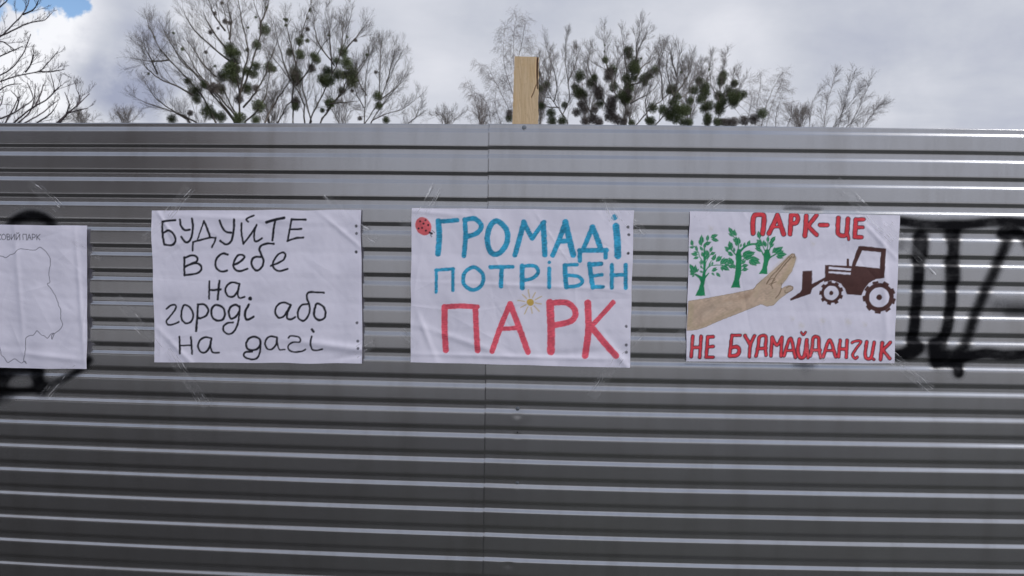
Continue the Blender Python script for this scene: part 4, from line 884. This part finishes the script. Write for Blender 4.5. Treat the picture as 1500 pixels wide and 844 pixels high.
M3 = M_(C8, [(972, 470, 32), (932, 537, 34), (1018, 515, 38), (1010, 560, 42), (985, 610, 34), (1045, 660, 42), (1010, 680, 34), (1037, 750, 34), (1035, 785, 32), (1160, 420, 32), (1145, 450, 34), (1138, 480, 28), (1243, 490, 24), (1120, 580, 34), (1150, 610, 36), (1200, 550, 40), (1225, 600, 44), (1255, 570, 36), (1240, 640, 34), (1130, 700, 36), (1120, 660, 34), (1150, 640, 34), (1110, 785, 32), (1150, 785, 32, 1), (1190, 790, 34, 1), (1240, 785, 36, 1), (1050, 380, 8)])+M_(C4, [(355, 385, 18), (322, 340, 14), (435, 462, 20), (330, 400, 20), (400, 485, 20, 1), (360, 490, 20, 1)])
make_tree(1045, LI, 46, 'bare tree right of centre with stacked round mistletoe balls', BARK_F, FAR, 43, M3, .2, .06)
# birches: thin drooping twigs
BIR = dict(levels=3, n=[22, 7, 4], t0=[.05, .1, .1], len=[1.6, .9, .55], ang=(25, 55), up=[.2, -.35, -.5], curl=[.02, -.18, -.22], wig=.08, rmin=.0034, rmax=.014, ref=7.0)
LE = [[(757, 190), (756, 130), (752, 80), (754, 40), (757, 20)], [(756, 180), (735, 140), (715, 100), (702, 95)], [(757, 170), (775, 120), (780, 60)], [(755, 150), (738, 90), (740, 40)], [(720, 185), (712, 150), (690, 130)], [(705, 190), (700, 160), (685, 120)], [(735, 185), (725, 150), (730, 110)], [(775, 185), (790, 140), (800, 80)], [(756, 100), (765, 60), (770, 30)]]
make_tree(752, LE, 55, 'tall pale birch with drooping twigs behind the wooden post', BARK_B, dict(BIR, rmin=.0042, len=[1.6, 1.0, .6]), 51, M_(C7, [(560, 735, 22, 1), (560, 770, 24)]), .16, .045)
LK = [[(1205, 195), (1212, 150), (1222, 112)], [(1225, 195), (1238, 150), (1250, 112)], [(1240, 195), (1262, 150), (1275, 118)], [(1258, 195), (1278, 168), (1292, 150)], [(1185, 195), (1188, 160), (1195, 140)], [(1215, 195), (1235, 165), (1262, 130)], [(1230, 195), (1255, 175), (1290, 158)]]
make_tree(1225, LK, 50, 'wind swept bare birch furthest right, its twigs bent rightward', BARK_B, dict(BIR, n=[20, 8, 4], ang=(12, 35), curl=[.0, -.05, -.08], up=[.2, .05, -.1], rmin=.0042), 53, (), .14, .04, 1.6)
LJ = [[(1105, 195), (1110, 150), (1115, 108)], [(1120, 195), (1132, 150), (1150, 110)], [(1135, 195), (1138, 160), (1148, 135)], [(1150, 195), (1158, 170), (1160, 150)], [(1090, 195), (1100, 150), (1098, 120)], [(1165, 195), (1170, 172), (1178, 158)], [(1115, 185), (1128, 140), (1146, 106)]]
make_tree(1128, LJ, 52, 'thin drooping birch between the mistletoe trees and the wind swept birch', BARK_B, dict(BIR, rmin=.0038), 57, (), .13, .04, 1.6)
# low distant crowns just above the fence
BG = dict(STD, n=[13, 7, 4], len=[1.6, .8, .42], rmin=.0042, rmax=.016, ref=5.0)
for i, (x, y, hw, Y, lab) in enumerate([(655, 148, 26, 62, 'small distant bare tree left of the birch, low over the fence'), (183, 150, 24, 60, 'faint distant bare crown between the near tree and largest tree'),
      (118, 155, 20, 58, 'faint distant bare crown behind the near tree branches'), (705, 140, 18, 60, 'distant bare tree crowding the left side of the tall birch'),
      (1172, 148, 16, 58, 'low distant bare tree in front of the wind swept birch'), (860, 95, 34, 60, 'pale distant bare tree behind the first mistletoe clumps'),
      (1010, 78, 34, 62, 'pale distant bare tree rising behind the slanting tree'), (790, 75, 24, 60, 'pale distant bare tree close behind the wooden post'), (920, 60, 30, 64, 'pale distant bare tree behind the tallest mistletoe clump'),
      (400, 110, 40, 60, 'pale distant bare tree between the two big left trees'), (500, 130, 36, 62, 'pale distant bare tree behind the second tree, low crown')]):
    rg = random.Random(100+i)
    L = [[(x+rg.uniform(-3, 3), 195), (x+k*hw*.4, (195+y)/2+rg.uniform(-6, 6)), (x+k*hw*rg.uniform(.8, 1.05), y+12+abs(k)*(183-y)*.28+rg.uniform(-4, 8))] for k in (-1, -.65, -.3, 0, .3, .65, 1)]
    make_tree(x, L, Y, lab, BARK_B if i in (3,) else BARK_F, BG, 60+i, (), .15, .05, 1.8, 'distant bare trees')
